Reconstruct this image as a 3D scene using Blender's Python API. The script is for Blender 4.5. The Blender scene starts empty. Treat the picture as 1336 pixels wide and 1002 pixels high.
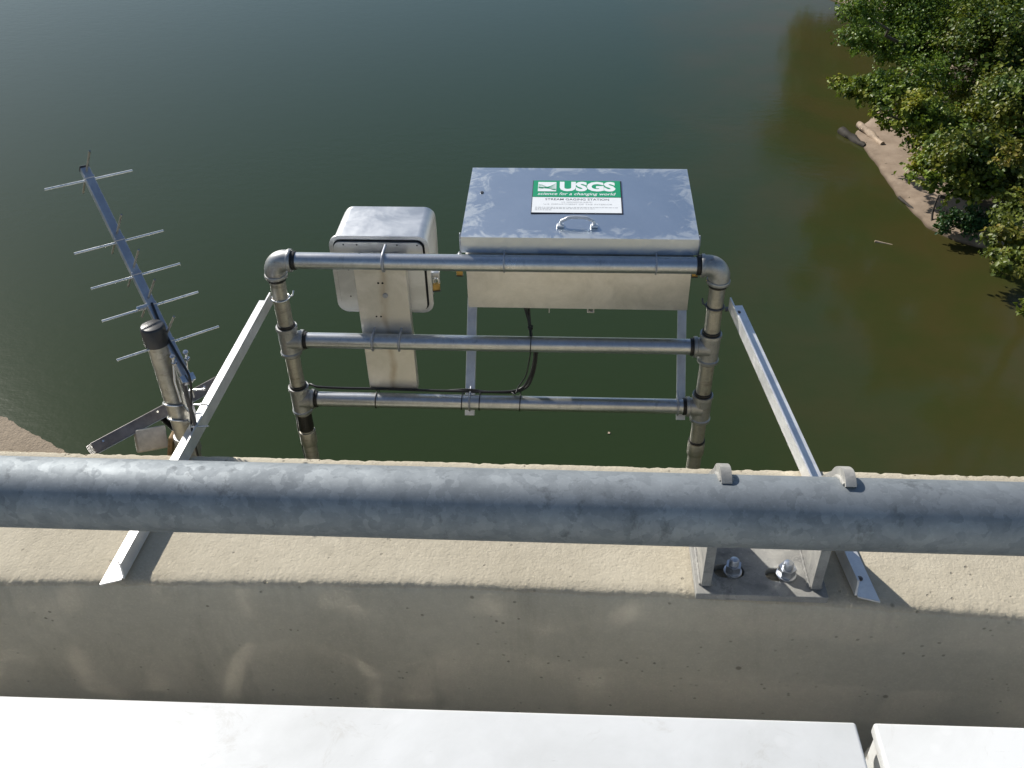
import bpy, bmesh, math, random
import numpy as np
from mathutils import Vector, Matrix
from mathutils import noise as mnoise

scene = bpy.context.scene
C = scene.collection
R = math.radians
random.seed(7)

# ---------------------------------------------------------------- camera
cam_data = bpy.data.cameras.new('camera')
cam = bpy.data.objects.new('camera', cam_data)
C.objects.link(cam)
cam_data.sensor_width = 36.0
cam_data.lens = 36.0 * 1212 / 1336
cam_data.clip_start = 0.05
cam_data.clip_end = 2000
fwd = Vector((-0.055342, 0.791421, -0.608761))
up = Vector((-0.019822, 0.608705, 0.793149))
rt = Vector((0.998271, 0.055961, -0.017999))
cam.matrix_world = Matrix(((rt.x, up.x, -fwd.x, 0), (rt.y, up.y, -fwd.y, 0), (rt.z, up.z, -fwd.z, 1.5), (0, 0, 0, 1)))
scene.camera = cam

# ---------------------------------------------------------------- sky, sun, exposure
SUN = Vector((-0.585, 0.561, 0.585)).normalized()
world = bpy.data.worlds.new('World')
scene.world = world
world.use_nodes = True
wn = world.node_tree
bg = wn.nodes['Background']
sky = wn.nodes.new('ShaderNodeTexSky')
sky.sky_type = 'NISHITA'
sky.sun_disc = False
sky.sun_elevation = math.asin(SUN.z)
sky.sun_rotation = math.atan2(SUN.x, SUN.y)
sky.air_density = 1.0
sky.dust_density = 0.6
sky.ozone_density = 1.2
wn.links.new(sky.outputs[0], bg.inputs[0])
bg.inputs[1].default_value = 0.085
sl = bpy.data.lights.new('sun', 'SUN')
sun = bpy.data.objects.new('sun', sl)
C.objects.link(sun)
sl.energy = 4.6
sl.angle = R(0.53)
sl.color = (1.0, 0.955, 0.88)
sun.rotation_euler = SUN.to_track_quat('Z', 'Y').to_euler()
scene.view_settings.view_transform = 'Standard'
scene.view_settings.look = 'None'
scene.view_settings.gamma = 1.0
scene.view_settings.exposure = 0.25
scene.view_settings.use_curve_mapping = False

# ---------------------------------------------------------------- node helpers
class NT:
    def __init__(s, name):
        s.m = bpy.data.materials.new(name)
        s.m.use_nodes = True
        s.t = s.m.node_tree
        s.b = s.t.nodes['Principled BSDF']
    def n(s, typ, **kw):
        nd = s.t.nodes.new(typ)
        for k, v in kw.items():
            setattr(nd, k, v)
        return nd
    def l(s, a, b):
        s.t.links.new(a, b)
    def coord(s, kind='Object'):
        return s.n('ShaderNodeTexCoord').outputs[kind]
    def pos(s):
        return s.n('ShaderNodeNewGeometry').outputs['Position']
    def mapping(s, vec, scale=(1, 1, 1), rot=(0, 0, 0), loc=(0, 0, 0)):
        m = s.n('ShaderNodeMapping')
        m.inputs['Scale'].default_value = scale
        m.inputs['Rotation'].default_value = rot
        m.inputs['Location'].default_value = loc
        s.l(vec, m.inputs['Vector'])
        return m.outputs[0]
    def noise(s, vec, scale, detail=4, rough=0.55, dist=0.0):
        nd = s.n('ShaderNodeTexNoise')
        nd.inputs['Scale'].default_value = scale
        nd.inputs['Detail'].default_value = detail
        nd.inputs['Roughness'].default_value = rough
        nd.inputs['Distortion'].default_value = dist
        s.l(vec, nd.inputs['Vector'])
        return nd.outputs['Fac']
    def voro(s, vec, scale, feature='F1', out='Distance'):
        nd = s.n('ShaderNodeTexVoronoi', feature=feature)
        nd.inputs['Scale'].default_value = scale
        s.l(vec, nd.inputs['Vector'])
        return nd.outputs[out]
    def ramp(s, fac, stops):
        r = s.n('ShaderNodeValToRGB')
        e = r.color_ramp.elements
        while len(e) < len(stops):
            e.new(0.5)
        for i, (p, c) in enumerate(stops):
            e[i].position = p
            e[i].color = (c, c, c, 1) if isinstance(c, (int, float)) else (*c, 1)
        s.l(fac, r.inputs[0])
        return r.outputs[0]
    def mix(s, fac, a, b, mode='MIX'):
        m = s.n('ShaderNodeMix', data_type='RGBA', blend_type=mode)
        for sock, v in ((m.inputs[0], fac), (m.inputs[6], a), (m.inputs[7], b)):
            if isinstance(v, (int, float)):
                sock.default_value = v
            elif isinstance(v, tuple):
                sock.default_value = (*v, 1)
            else:
                s.l(v, sock)
        return m.outputs[2]
    def math(s, op, a, b=None, clamp=False):
        m = s.n('ShaderNodeMath', operation=op, use_clamp=clamp)
        for sock, v in ((m.inputs[0], a), (m.inputs[1], b)):
            if v is None:
                continue
            if isinstance(v, (int, float)):
                sock.default_value = v
            else:
                s.l(v, sock)
        return m.outputs[0]
    def bump(s, h, strength, dist, prev=None):
        b = s.n('ShaderNodeBump')
        b.inputs['Strength'].default_value = strength
        b.inputs['Distance'].default_value = dist
        s.l(h, b.inputs['Height'])
        if prev is not None:
            s.l(prev, b.inputs['Normal'])
        return b.outputs[0]
    def set(s, **kw):
        names = dict(base='Base Color', rough='Roughness', metal='Metallic', ior='IOR', normal='Normal',
                     coat='Coat Weight', coatr='Coat Roughness', spec='Specular IOR Level',
                     aniso='Anisotropic', trans='Transmission Weight')
        for k, v in kw.items():
            sock = s.b.inputs[names[k]]
            if isinstance(v, (int, float)):
                sock.default_value = v
            elif isinstance(v, tuple):
                sock.default_value = (*v, 1)
            else:
                s.l(v, sock)
        return s.m

M = {}

def galvanised(name, c1, c2, spangle=55, rough=(0.36, 0.55), metal=0.9, stain=0.0, stainc=(0.16, 0.12, 0.08), mottle=0.34):
    t = NT(name)
    v = t.pos()
    wn_ = t.n('ShaderNodeTexNoise'); wn_.inputs['Scale'].default_value = 40; wn_.inputs['Detail'].default_value = 4
    t.l(v, wn_.inputs['Vector'])
    warp = t.mix(0.035, v, wn_.outputs['Color'])
    cell = t.voro(warp, spangle, 'F1', 'Color')
    g = t.n('ShaderNodeSeparateColor'); t.l(cell, g.inputs[0])
    big = t.noise(v, 9, 6, 0.7)
    f = t.math('ADD', t.math('MULTIPLY', g.outputs[0], mottle), t.math('MULTIPLY', t.ramp(big, [(0.32, 0.0), (0.70, 1.0)]), 0.68), True)
    col = t.mix(f, c1, c2)
    fine = t.noise(v, 160, 3, 0.6)
    col = t.mix(t.ramp(fine, [(0.58, 0.0), (0.75, 0.3)]), col, tuple(x * 1.35 for x in c2))
    drt = t.noise(t.mapping(v, (1, 1, 0.5)), 26, 5, 0.7)
    col = t.mix(t.ramp(drt, [(0.60, 0.0), (0.70, 0.5)]), col, tuple(x * 0.5 for x in c1))
    scuff = t.noise(t.mapping(v, (2.5, 14, 14)), 3.2, 5, 0.75, 0.5)
    col = t.mix(t.ramp(scuff, [(0.66, 0.0), (0.69, 0.30)]), col, tuple(min(1, x * 1.3) for x in c2))
    if stain:
        st = t.noise(t.mapping(v, (0.6, 1, 2.4)), 17, 5, 0.75)
        col = t.mix(t.ramp(st, [(0.60 - stain * 0.1, 0.0), (0.72, 0.75)]), col, stainc)
    ro = t.ramp(f, [(0.0, rough[1]), (1.0, rough[0])])
    nrm = t.bump(big, 0.25, 0.0016, t.bump(t.noise(v, 320, 3), 0.22, 0.0005))
    M[name] = t.set(base=col, rough=ro, metal=metal, normal=nrm)

galvanised('galv_big', (0.215, 0.238, 0.255), (0.345, 0.372, 0.388), 55, (0.66, 0.78), 0.78, mottle=0.45)
galvanised('galv_post', (0.19, 0.19, 0.185), (0.45, 0.435, 0.395), 40, (0.7, 0.85), 0.1, 0.45, (0.12, 0.12, 0.115))
galvanised('galv_pipe', (0.42, 0.44, 0.46), (0.62, 0.63, 0.64), 90, (0.26, 0.4), 0.92)
galvanised('galv_worn', (0.30, 0.29, 0.25), (0.50, 0.48, 0.42), 90, (0.36, 0.52), 0.8, 0.5, (0.10, 0.085, 0.06))
galvanised('galv_fitting', (0.27, 0.28, 0.28), (0.45, 0.45, 0.44), 120, (0.4, 0.52), 0.8, 0.2)
galvanised('galv_dull', (0.30, 0.32, 0.36), (0.44, 0.45, 0.48), 80, (0.45, 0.55), 0.7)
galvanised('bolt_metal', (0.45, 0.47, 0.5), (0.68, 0.7, 0.73), 60, (0.25, 0.4), 0.95)

def aluminium(name, c1, c2, rough=(0.3, 0.5), metal=0.85, scale=8.0, streak=(1, 1, 1), lo=0.42, hi=0.6):
    t = NT(name)
    v = t.pos()
    a = t.noise(t.mapping(v, streak), scale, 7, 0.68, 0.6)
    b = t.noise(v, scale * 5, 5, 0.7)
    f = t.math('ADD', t.ramp(a, [(lo, 0.0), (hi, 0.85)]), t.math('MULTIPLY', t.ramp(b, [(0.4, 0.0), (0.7, 1.0)]), 0.22), True)
    col = t.mix(f, c1, c2)
    sc = t.noise(t.mapping(v, (130, 9, 60), (0.3, 0.2, 0.5)), 1.5, 4, 0.7)
    col = t.mix(t.ramp(sc, [(0.66, 0.0), (0.72, 0.28)]), col, tuple(min(1, x * 1.2) for x in c2))
    ro = t.ramp(f, [(0.0, rough[0]), (1.0, rough[1])])
    nrm = t.bump(a, 0.12, 0.002, t.bump(t.noise(v, 260, 3), 0.12, 0.0004))
    M[name] = t.set(base=col, rough=ro, metal=metal, normal=nrm)
    return t, col

t, col = aluminium('alu_lid', (0.52, 0.58, 0.64), (0.60, 0.65, 0.70), (0.30, 0.36), 0.9, 3.0, lo=0.4, hi=0.7)
sep = t.n('ShaderNodeSeparateXYZ'); t.l(t.pos(), sep.inputs[0])
ex = t.math('DIVIDE', t.math('ABSOLUTE', t.math('SUBTRACT', sep.outputs[0], 0.036)), 0.342)
ey = t.math('DIVIDE', t.math('ABSOLUTE', t.math('SUBTRACT', sep.outputs[1], 2.567)), 0.205)
edge = t.math('MAXIMUM', ex, ey)
smear = t.noise(t.pos(), 13, 9, 0.74, 1.4)
lift = t.math('ADD', smear, t.math('MULTIPLY', t.math('SUBTRACT', edge, 0.75), 0.55))
ox = t.ramp(lift, [(0.56, 0.0), (0.66, 0.5)])
fleck = t.ramp(t.noise(t.mapping(t.pos(), (1, 1, 1), (0, 0, 0.6)), 34, 6, 0.8), [(0.60, 0.0), (0.68, 0.35)])
c2_ = t.mix(t.math('MAXIMUM', ox, fleck), col, (0.62, 0.645, 0.64))
t.l(c2_, t.b.inputs['Base Color'])
t.l(t.ramp(ox, [(0.0, 0.30), (1.0, 0.5)]), t.b.inputs['Roughness'])
t.l(t.ramp(ox, [(0.0, 0.92), (1.0, 0.6)]), t.b.inputs['Metallic'])
aluminium('alu_body', (0.60, 0.58, 0.54), (0.76, 0.73, 0.68), (0.34, 0.48), 0.8, 9, lo=0.4, hi=0.62)
aluminium('alu_cast', (0.52, 0.53, 0.54), (0.64, 0.65, 0.66), (0.34, 0.44), 0.8, 6, (1, 1, 1.5))
aluminium('alu_bar', (0.66, 0.66, 0.67), (0.78, 0.78, 0.78), (0.3, 0.4), 0.75, 14)
aluminium('alu_brace', (0.70, 0.70, 0.70), (0.82, 0.82, 0.81), (0.38, 0.46), 0.55, 20)
aluminium('alu_boom', (0.46, 0.47, 0.51), (0.58, 0.59, 0.62), (0.34, 0.44), 0.8, 20)
aluminium('alu_rod', (0.62, 0.64, 0.64), (0.8, 0.8, 0.8), (0.25, 0.35), 0.85, 20)
aluminium('handle_metal', (0.7, 0.7, 0.7), (0.85, 0.85, 0.85), (0.3, 0.4), 0.6, 20)

# mounting plate of the small box: weathered aluminium with rust run down from the bolts
t, col = aluminium('alu_plate', (0.60, 0.58, 0.53), (0.74, 0.71, 0.66), (0.36, 0.5), 0.7, 7)
sep = t.n('ShaderNodeSeparateXYZ'); t.l(t.pos(), sep.inputs[0])
wob = t.math('MULTIPLY', t.math('SUBTRACT', t.noise(t.mapping(t.pos(), (1, 1, 1)), 9, 3), 0.5), 0.05)
dx = t.math('ABSOLUTE', t.math('ADD', t.math('SUBTRACT', sep.outputs[0], -0.548), wob))
band = t.ramp(dx, [(0.0, 1.0), (0.004, 0.85), (0.017, 0.0)])
brk = t.ramp(t.noise(t.mapping(t.pos(), (1, 1, 0.3)), 40, 4), [(0.3, 0.12), (0.65, 0.5)])
rust = t.mix(t.math('MULTIPLY', band, brk), col, (0.30, 0.20, 0.09))
t.l(rust, t.b.inputs['Base Color'])

def simple(name, c, rough=0.5, metal=0.0, nscale=40, var=0.25, bumpd=0.0005, coat=0.0):
    t = NT(name)
    v = t.pos()
    a = t.noise(v, nscale, 5, 0.65)
    col = t.mix(t.ramp(a, [(0.3, 0.0), (0.7, 1.0)]), tuple(x * (1 - var) for x in c), tuple(min(1, x * (1 + var)) for x in c))
    M[name] = t.set(base=col, rough=rough, metal=metal, coat=coat, normal=t.bump(t.noise(v, nscale * 4, 3), 0.2, bumpd))
    return t

simple('black_rubber', (0.012, 0.012, 0.014), 0.5)
simple('thread_tar', (0.016, 0.015, 0.014), 0.45, 0.2, 120, 0.5)
simple('cable_black', (0.014, 0.014, 0.016), 0.42)
simple('cap_black', (0.03, 0.03, 0.033), 0.38, 0, 30, 0.35)
simple('dark_gap', (0.006, 0.006, 0.007), 0.8)
simple('brass', (0.40, 0.26, 0.08), 0.4, 0.8)
simple('padlock_dark', (0.03, 0.03, 0.03), 0.4)
simple('steel_bright', (0.7, 0.7, 0.7), 0.2, 0.95)
simple('steel_dark', (0.12, 0.115, 0.12), 0.35, 0.7)
simple('solar_frame', (0.19, 0.175, 0.175), 0.4, 0.6, 20, 0.45)
simple('rusty_steel', (0.22, 0.15, 0.08), 0.6, 0.4, 60, 0.5)
simple('solar_cell', (0.01, 0.014, 0.03), 0.15, 0.0, 30, 0.3)
simple('junction_white', (0.50, 0.46, 0.40), 0.55)
simple('sign_white', (0.80, 0.82, 0.82), 0.4, 0, 60, 0.03)
simple('sign_green', (0.006, 0.29, 0.13), 0.4, 0, 60, 0.05)
simple('sign_edge', (0.02, 0.02, 0.035), 0.5)
simple('ink', (0.05, 0.05, 0.06), 0.6)
simple('ink_pale', (0.36, 0.37, 0.38), 0.6)
simple('wood_pale', (0.42, 0.32, 0.23), 0.8, 0, 8, 0.3, 0.004)
simple('wood_dark', (0.035, 0.028, 0.02), 0.8, 0, 8, 0.4, 0.004)
simple('bark', (0.10, 0.08, 0.06), 0.9, 0, 12, 0.4, 0.01)
simple('stone_chip', (0.34, 0.28, 0.2), 0.9, 0, 60, 0.4, 0.001)

def white_paint():
    t = NT('white_paint')
    v = t.pos()
    a = t.noise(v, 2.6, 7, 0.68, 0.5)
    col = t.mix(t.ramp(a, [(0.40, 0.0), (0.70, 1.0)]), (0.73, 0.735, 0.72), (0.60, 0.605, 0.585))
    d = t.noise(t.mapping(v, (1, 1, 1), (0, 0, 0.4)), 9, 8, 0.78, 0.8)
    col = t.mix(t.ramp(d, [(0.57, 0.0), (0.68, 0.45)]), col, (0.48, 0.46, 0.41))
    drop = t.voro(t.mix(0.02, v, t.n('ShaderNodeTexNoise').outputs['Color']), 22, 'F1')
    msk = t.ramp(t.noise(v, 3.5, 2), [(0.50, 0.0), (0.58, 1.0)])
    col = t.mix(t.math('MULTIPLY', t.ramp(drop, [(0.16, 0.22), (0.26, 0.0)]), msk), col, (0.80, 0.80, 0.785))
    sp = t.voro(v, 8, 'F1')
    col = t.mix(t.ramp(sp, [(0.02, 0.7), (0.06, 0.0)]), col, (0.34, 0.31, 0.26))
    scr = t.noise(t.mapping(v, (3, 40, 3), (0, 0, 0.25)), 2.2, 5, 0.8)
    col = t.mix(t.ramp(scr, [(0.68, 0.0), (0.70, 0.4)]), col, (0.40, 0.39, 0.37))
    m = t.set(base=col, rough=t.ramp(a, [(0.3, 0.5), (0.7, 0.62)]), coat=0.12, coatr=0.35,
              normal=t.bump(t.noise(v, 5, 2), 0.12, 0.004))
    M['white_paint'] = m
white_paint()

t = NT('white_reflector')
M['white_reflector'] = t.set(base=(0.8, 0.8, 0.78), rough=0.045, metal=0.42, coat=1.0, coatr=0.06)  # half-mirror finish so the unseen box side bounces sun onto the parapet

def concrete(name, c1, c2, rough_grain=1.0, pits=True):
    t = NT(name)
    v = t.pos()
    n1 = t.noise(v, 2.2, 6, 0.6)
    n2 = t.noise(v, 38, 6, 0.7)
    n3 = t.noise(v, 190, 4, 0.65)
    col = t.mix(t.ramp(n1, [(0.35, 0.0), (0.65, 1.0)]), c1, c2)
    col = t.mix(t.math('MULTIPLY', t.ramp(n2, [(0.35, 0.0), (0.75, 1.0)]), 0.35), col, tuple(x * 0.72 for x in c1))
    col = t.mix(t.math('MULTIPLY', t.ramp(n3, [(0.5, 0.0), (0.8, 1.0)]), 0.4), col, tuple(min(1, x * 1.3) for x in c2))
    vor = t.voro(v, 95, 'F1')
    run = t.noise(t.mapping(v, (1, 1, 0.25)), 5.5, 6, 0.72, 0.6)
    col = t.mix(t.ramp(run, [(0.54, 0.0), (0.68, 0.30)]), col, tuple(x * 0.55 for x in c1))
    col = t.mix(t.ramp(t.noise(v, 8.5, 5, 0.7), [(0.60, 0.0), (0.72, 0.25)]), col, tuple(min(1, x * 1.2) for x in c2))
    h = t.math('ADD', t.math('MULTIPLY', n2, 1.0), t.math('MULTIPLY', n3, 0.7))
    nrm = t.bump(h, 0.55 * rough_grain, 0.004)
    if pits:
        msk = t.ramp(t.noise(v, 13, 3), [(0.52, 0.0), (0.62, 1.0)])
        pv = t.voro(v, 42, 'F1')
        pit = t.math('MULTIPLY', t.ramp(pv, [(0.10, 1.0), (0.17, 0.0)]), msk)
        col = t.mix(t.math('MULTIPLY', pit, 0.55), col, tuple(x * 0.3 for x in c1))
        nrm = t.bump(t.math('SUBTRACT', 1.0, pit), 0.6, 0.003, nrm)
        sv = t.voro(v, 7.5, 'F1')
        spot = t.ramp(sv, [(0.035, 1.0), (0.055, 0.0)])
        col = t.mix(t.math('MULTIPLY', spot, 0.6), col, (0.10, 0.085, 0.06))
    nrm = t.bump(t.ramp(vor, [(0.0, 0.0), (0.5, 1.0)]), 0.25 * rough_grain, 0.002, nrm)
    M[name] = t.set(base=col, rough=0.9, spec=0.25, normal=nrm)

concrete('concrete_top', (0.45, 0.40, 0.305), (0.555, 0.50, 0.39), 1.0)
concrete('concrete_face', (0.47, 0.435, 0.345), (0.55, 0.51, 0.41), 0.35)
concrete('concrete_rough', (0.27, 0.215, 0.155), (0.37, 0.30, 0.22), 1.8)
concrete('asphalt', (0.05, 0.05, 0.05), (0.065, 0.063, 0.06), 1.0, False)
concrete('sand', (0.27, 0.205, 0.15), (0.36, 0.28, 0.21), 0.6, False)
_t = M['sand'].node_tree
_b = _t.nodes['Principled BSDF']
_src = _b.inputs['Base Color'].links[0].from_socket
_g = _t.nodes.new('ShaderNodeNewGeometry'); _s = _t.nodes.new('ShaderNodeSeparateXYZ'); _t.links.new(_g.outputs['Position'], _s.inputs[0])
_n = _t.nodes.new('ShaderNodeTexNoise'); _n.inputs['Scale'].default_value = 2.5; _n.inputs['Detail'].default_value = 6; _t.links.new(_g.outputs['Position'], _n.inputs['Vector'])
_a = _t.nodes.new('ShaderNodeMath'); _a.operation = 'MULTIPLY_ADD'; _t.links.new(_n.outputs['Fac'], _a.inputs[0]); _a.inputs[1].default_value = 0.10; _t.links.new(_s.outputs[2], _a.inputs[2])
_m = _t.nodes.new('ShaderNodeMapRange'); _t.links.new(_a.outputs[0], _m.inputs[0])
_m.inputs[1].default_value = -11.93; _m.inputs[2].default_value = -11.83
_x = _t.nodes.new('ShaderNodeMix'); _x.data_type = 'RGBA'; _t.links.new(_m.outputs[0], _x.inputs[0])
_x.inputs[6].default_value = (0.11, 0.08, 0.055, 1); _t.links.new(_src, _x.inputs[7])
_t.links.new(_x.outputs[2], _b.inputs['Base Color'])
concrete('soil', (0.05, 0.042, 0.028), (0.09, 0.07, 0.045), 1.0, False)

# water: silty, browner over the shallows beside the bank
t = NT('river_water')
v = t.pos()
sp = t.n('ShaderNodeSeparateXYZ'); t.l(v, sp.inputs[0])
wob = t.math('MULTIPLY', t.math('SUBTRACT', t.noise(v, 0.25, 4, 0.6), 0.5), 5.0)
xs = t.math('ADD', sp.outputs[0], wob)
sh = t.n('ShaderNodeMapRange'); t.l(xs, sh.inputs[0])
sh.inputs[1].default_value = 2.5; sh.inputs[2].default_value = 11.0
near = t.n('ShaderNodeMapRange'); t.l(sp.outputs[1], near.inputs[0])
near.inputs[1].default_value = 60.0; near.inputs[2].default_value = 12.0
col = t.mix(near.outputs[0], (0.022, 0.044, 0.025), (0.023, 0.037, 0.012))
col = t.mix(sh.outputs[0], col, t.mix(t.ramp(t.noise(v, 0.5, 4), [(0.35, 0.0), (0.65, 1.0)]), (0.046, 0.050, 0.014), (0.056, 0.049, 0.016)))
rip = t.noise(t.mapping(v, (1, 1.6, 1), (0, 0, 0.5)), 2.2, 3, 0.5)
fine = t.noise(t.mapping(v, (1, 1.5, 1)), 11.0, 3, 0.5)
nrm = t.bump(fine, 0.35, 0.0035, t.bump(rip, 0.35, 0.012))
M['river_water'] = t.set(base=col, rough=0.12, ior=1.33, spec=0.26, normal=nrm)

def leafmat(name, c, c2, yellow=None):
    t = NT(name)
    at = t.n('ShaderNodeAttribute'); at.attribute_name = 'tint'
    s = t.n('ShaderNodeSeparateColor'); t.l(at.outputs['Color'], s.inputs[0])
    col = t.mix(s.outputs[0], c, c2)
    if yellow:
        patch = t.ramp(t.noise(t.pos(), 0.9, 3), [(0.45, 0.0), (0.62, 1.0)])
        f = t.math('MULTIPLY', patch, s.outputs[1])
        col = t.mix(f, col, yellow)
    t.set(base=col, rough=0.42, spec=0.32)
    tr = t.n('ShaderNodeBsdfTranslucent')
    t.l(t.mix(0.5, col, (0.12, 0.15, 0.01)), tr.inputs[0])
    ms = t.n('ShaderNodeMixShader'); ms.inputs[0].default_value = 0.3
    t.l(t.b.outputs[0], ms.inputs[1]); t.l(tr.outputs[0], ms.inputs[2])
    t.l(ms.outputs[0], t.t.nodes['Material Output'].inputs[0])
    M[name] = t.m
leafmat('leaf_green', (0.034, 0.085, 0.012), (0.20, 0.30, 0.03))
leafmat('leaf_yellow', (0.035, 0.078, 0.010), (0.21, 0.29, 0.03), (0.36, 0.32, 0.034))
leafmat('leaf_dark', (0.022, 0.055, 0.010), (0.15, 0.22, 0.028), (0.24, 0.23, 0.03))
leafmat('leaf_autumn', (0.06, 0.09, 0.016), (0.20, 0.24, 0.04), (0.32, 0.24, 0.04))
leafmat('leaf_bush', (0.02, 0.065, 0.02), (0.045, 0.11, 0.03))

# ---------------------------------------------------------------- object helpers
ORG = {}
def world_org(o):
    return ORG.get(o.name, Vector((0, 0, 0)))
def finish(o, parent, center):
    C.objects.link(o)
    ORG[o.name] = center
    if parent is not None:
        o.parent = parent
        o.location = center - world_org(parent)
    else:
        o.location = center
def obj(name, bm, mat, parent=None, smooth=None):
    me = bpy.data.meshes.new(name)
    bmesh.ops.recalc_face_normals(bm, faces=bm.faces)
    vs = [v.co for v in bm.verts]
    lo = Vector((min(v.x for v in vs), min(v.y for v in vs), min(v.z for v in vs)))
    hi = Vector((max(v.x for v in vs), max(v.y for v in vs), max(v.z for v in vs)))
    c = (lo + hi) / 2
    bmesh.ops.translate(bm, verts=bm.verts, vec=-c)
    bm.to_mesh(me); bm.free()
    me.materials.append(M[mat])
    if smooth is not None:
        me.polygons.foreach_set('use_smooth', [True] * len(me.polygons))
        me.set_sharp_from_angle(angle=R(smooth))
    o = bpy.data.objects.new(name, me)
    finish(o, parent, c)
    return o
def thing(name, label, cat, loc, group=None):
    o = bpy.data.objects.new(name, None)
    o.empty_display_size = 0.1
    finish(o, None, Vector(loc))
    return tag(o, label, cat, group)
def tag(o, label, cat, group=None):
    o['label'] = label; o['category'] = cat
    if group: o['group'] = group
    return o
def struct(o, kind='structure'):
    o['kind'] = kind
    return o

def add_box(bm, c, s, rot=None, bevel=0.0, seg=2):
    r = bmesh.ops.create_cube(bm, size=1.0)
    vs = r['verts']
    bmesh.ops.scale(bm, vec=s, verts=vs)
    if bevel > 0:
        es = list({e for v in vs for e in v.link_edges})
        rb = bmesh.ops.bevel(bm, geom=es, offset=bevel, segments=seg, affect='EDGES', profile=0.5)
        vs = list({v for f in rb['faces'] for v in f.verts} | {v for v in vs if v.is_valid})
    if rot is not None:
        bmesh.ops.transform(bm, matrix=rot.to_4x4(), verts=vs)
    bmesh.ops.translate(bm, vec=Vector(c), verts=vs)
    return vs
def box(c, s, rot=None, bevel=0.0, seg=2):
    bm = bmesh.new(); add_box(bm, c, s, rot, bevel, seg); return bm
def frame_of(d):
    d = d.normalized()
    a = Vector((0, 0, 1)) if abs(d.z) < 0.9 else Vector((1, 0, 0))
    x = d.cross(a).normalized()
    return x, d.cross(x).normalized(), d
def add_tube(bm, pts, r, seg=16, cap=True, closed=False):
    pts = [Vector(p) for p in pts]
    n = len(pts)
    rs = r if isinstance(r, (list, tuple)) else [r] * n
    rings = []
    x = None
    for i in range(n):
        if closed:
            d = pts[(i + 1) % n] - pts[i - 1]
        else:
            d = pts[min(i + 1, n - 1)] - pts[max(i - 1, 0)]
        if d.length < 1e-9: d = Vector((0, 0, 1))
        d.normalize()
        if x is None:
            x, y, _ = frame_of(d)
        else:
            x = (x - d * x.dot(d)).normalized()
        y = d.cross(x)
        rings.append([bm.verts.new(pts[i] + (x * math.cos(a) + y * math.sin(a)) * rs[i])
                      for a in [2 * math.pi * k / seg for k in range(seg)]])
    for i in range(n if closed else n - 1):
        a, b = rings[i], rings[(i + 1) % n]
        for k in range(seg):
            bm.faces.new((a[k], a[(k + 1) % seg], b[(k + 1) % seg], b[k]))
    if cap and not closed:
        bm.faces.new(rings[0][::-1]); bm.faces.new(rings[-1])
    return rings
def tube(pts, r, seg=16, cap=True, closed=False):
    bm = bmesh.new(); add_tube(bm, pts, r, seg, cap, closed); return bm
def lathe(p, axis, prof, seg=32):
    """profile of (distance along axis, radius)"""
    bm = bmesh.new()
    x, y, d = frame_of(Vector(axis))
    p = Vector(p)
    rings = []
    for (h, r) in prof:
        rings.append([bm.verts.new(p + d * h + (x * math.cos(a) + y * math.sin(a)) * max(r, 1e-5))
                      for a in [2 * math.pi * k / seg for k in range(seg)]])
    for a, b in zip(rings, rings[1:]):
        for k in range(seg):
            bm.faces.new((a[k], a[(k + 1) % seg], b[(k + 1) % seg], b[k]))
    bm.faces.new(rings[0][::-1]); bm.faces.new(rings[-1])
    return bm
def add_prism(bm, poly, a0, a1, axis='X'):
    """poly in the two other axes (in order), extruded from a0 to a1"""
    def mk(u, v, a):
        return {'X': (a, u, v), 'Y': (u, a, v), 'Z': (u, v, a)}[axis]
    A = [bm.verts.new(mk(u, v, a0)) for u, v in poly]
    B = [bm.verts.new(mk(u, v, a1)) for u, v in poly]
    bm.faces.new(A[::-1]); bm.faces.new(B)
    n = len(poly)
    for i in range(n):
        bm.faces.new((A[i], A[(i + 1) % n], B[(i + 1) % n], B[i]))
    return A + B
def prism(poly, a0, a1, axis='X'):
    bm = bmesh.new(); add_prism(bm, poly, a0, a1, axis); return bm
def bevel_all(bm, off, seg=2, ang=25):
    es = [e for e in bm.edges if len(e.link_faces) == 2 and e.calc_face_angle(0) > R(ang)]
    bmesh.ops.bevel(bm, geom=es, offset=off, segments=seg, affect='EDGES', profile=0.5)
    return bm
def rrect(cx, cz, w, h, r, n=8):
    out = []
    for (sx, sz, a0) in ((1, 1, 0), (-1, 1, 90), (-1, -1, 180), (1, -1, 270)):
        for k in range(n + 1):
            a = R(a0 + 90 * k / n)
            out.append((cx + sx * (w / 2 - r) + r * math.cos(a), cz + sz * (h / 2 - r) + r * math.sin(a)))
    return out
def arc(c, r, a0, a1, n, u=(1, 0, 0), w=(0, 0, 1)):
    c = Vector(c); u = Vector(u); w = Vector(w)
    return [c + (u * math.cos(R(a0 + (a1 - a0) * k / n)) + w * math.sin(R(a0 + (a1 - a0) * k / n))) * r for k in range(n + 1)]

# ================================================================ SETTING
# water
bm = bmesh.new()
vs = [bm.verts.new(p) for p in ((-900, -300, -12), (900, -300, -12), (900, 1500, -12), (-900, 1500, -12))]
bm.faces.new(vs)
struct(obj('river_water', bm, 'river_water'))

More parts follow.
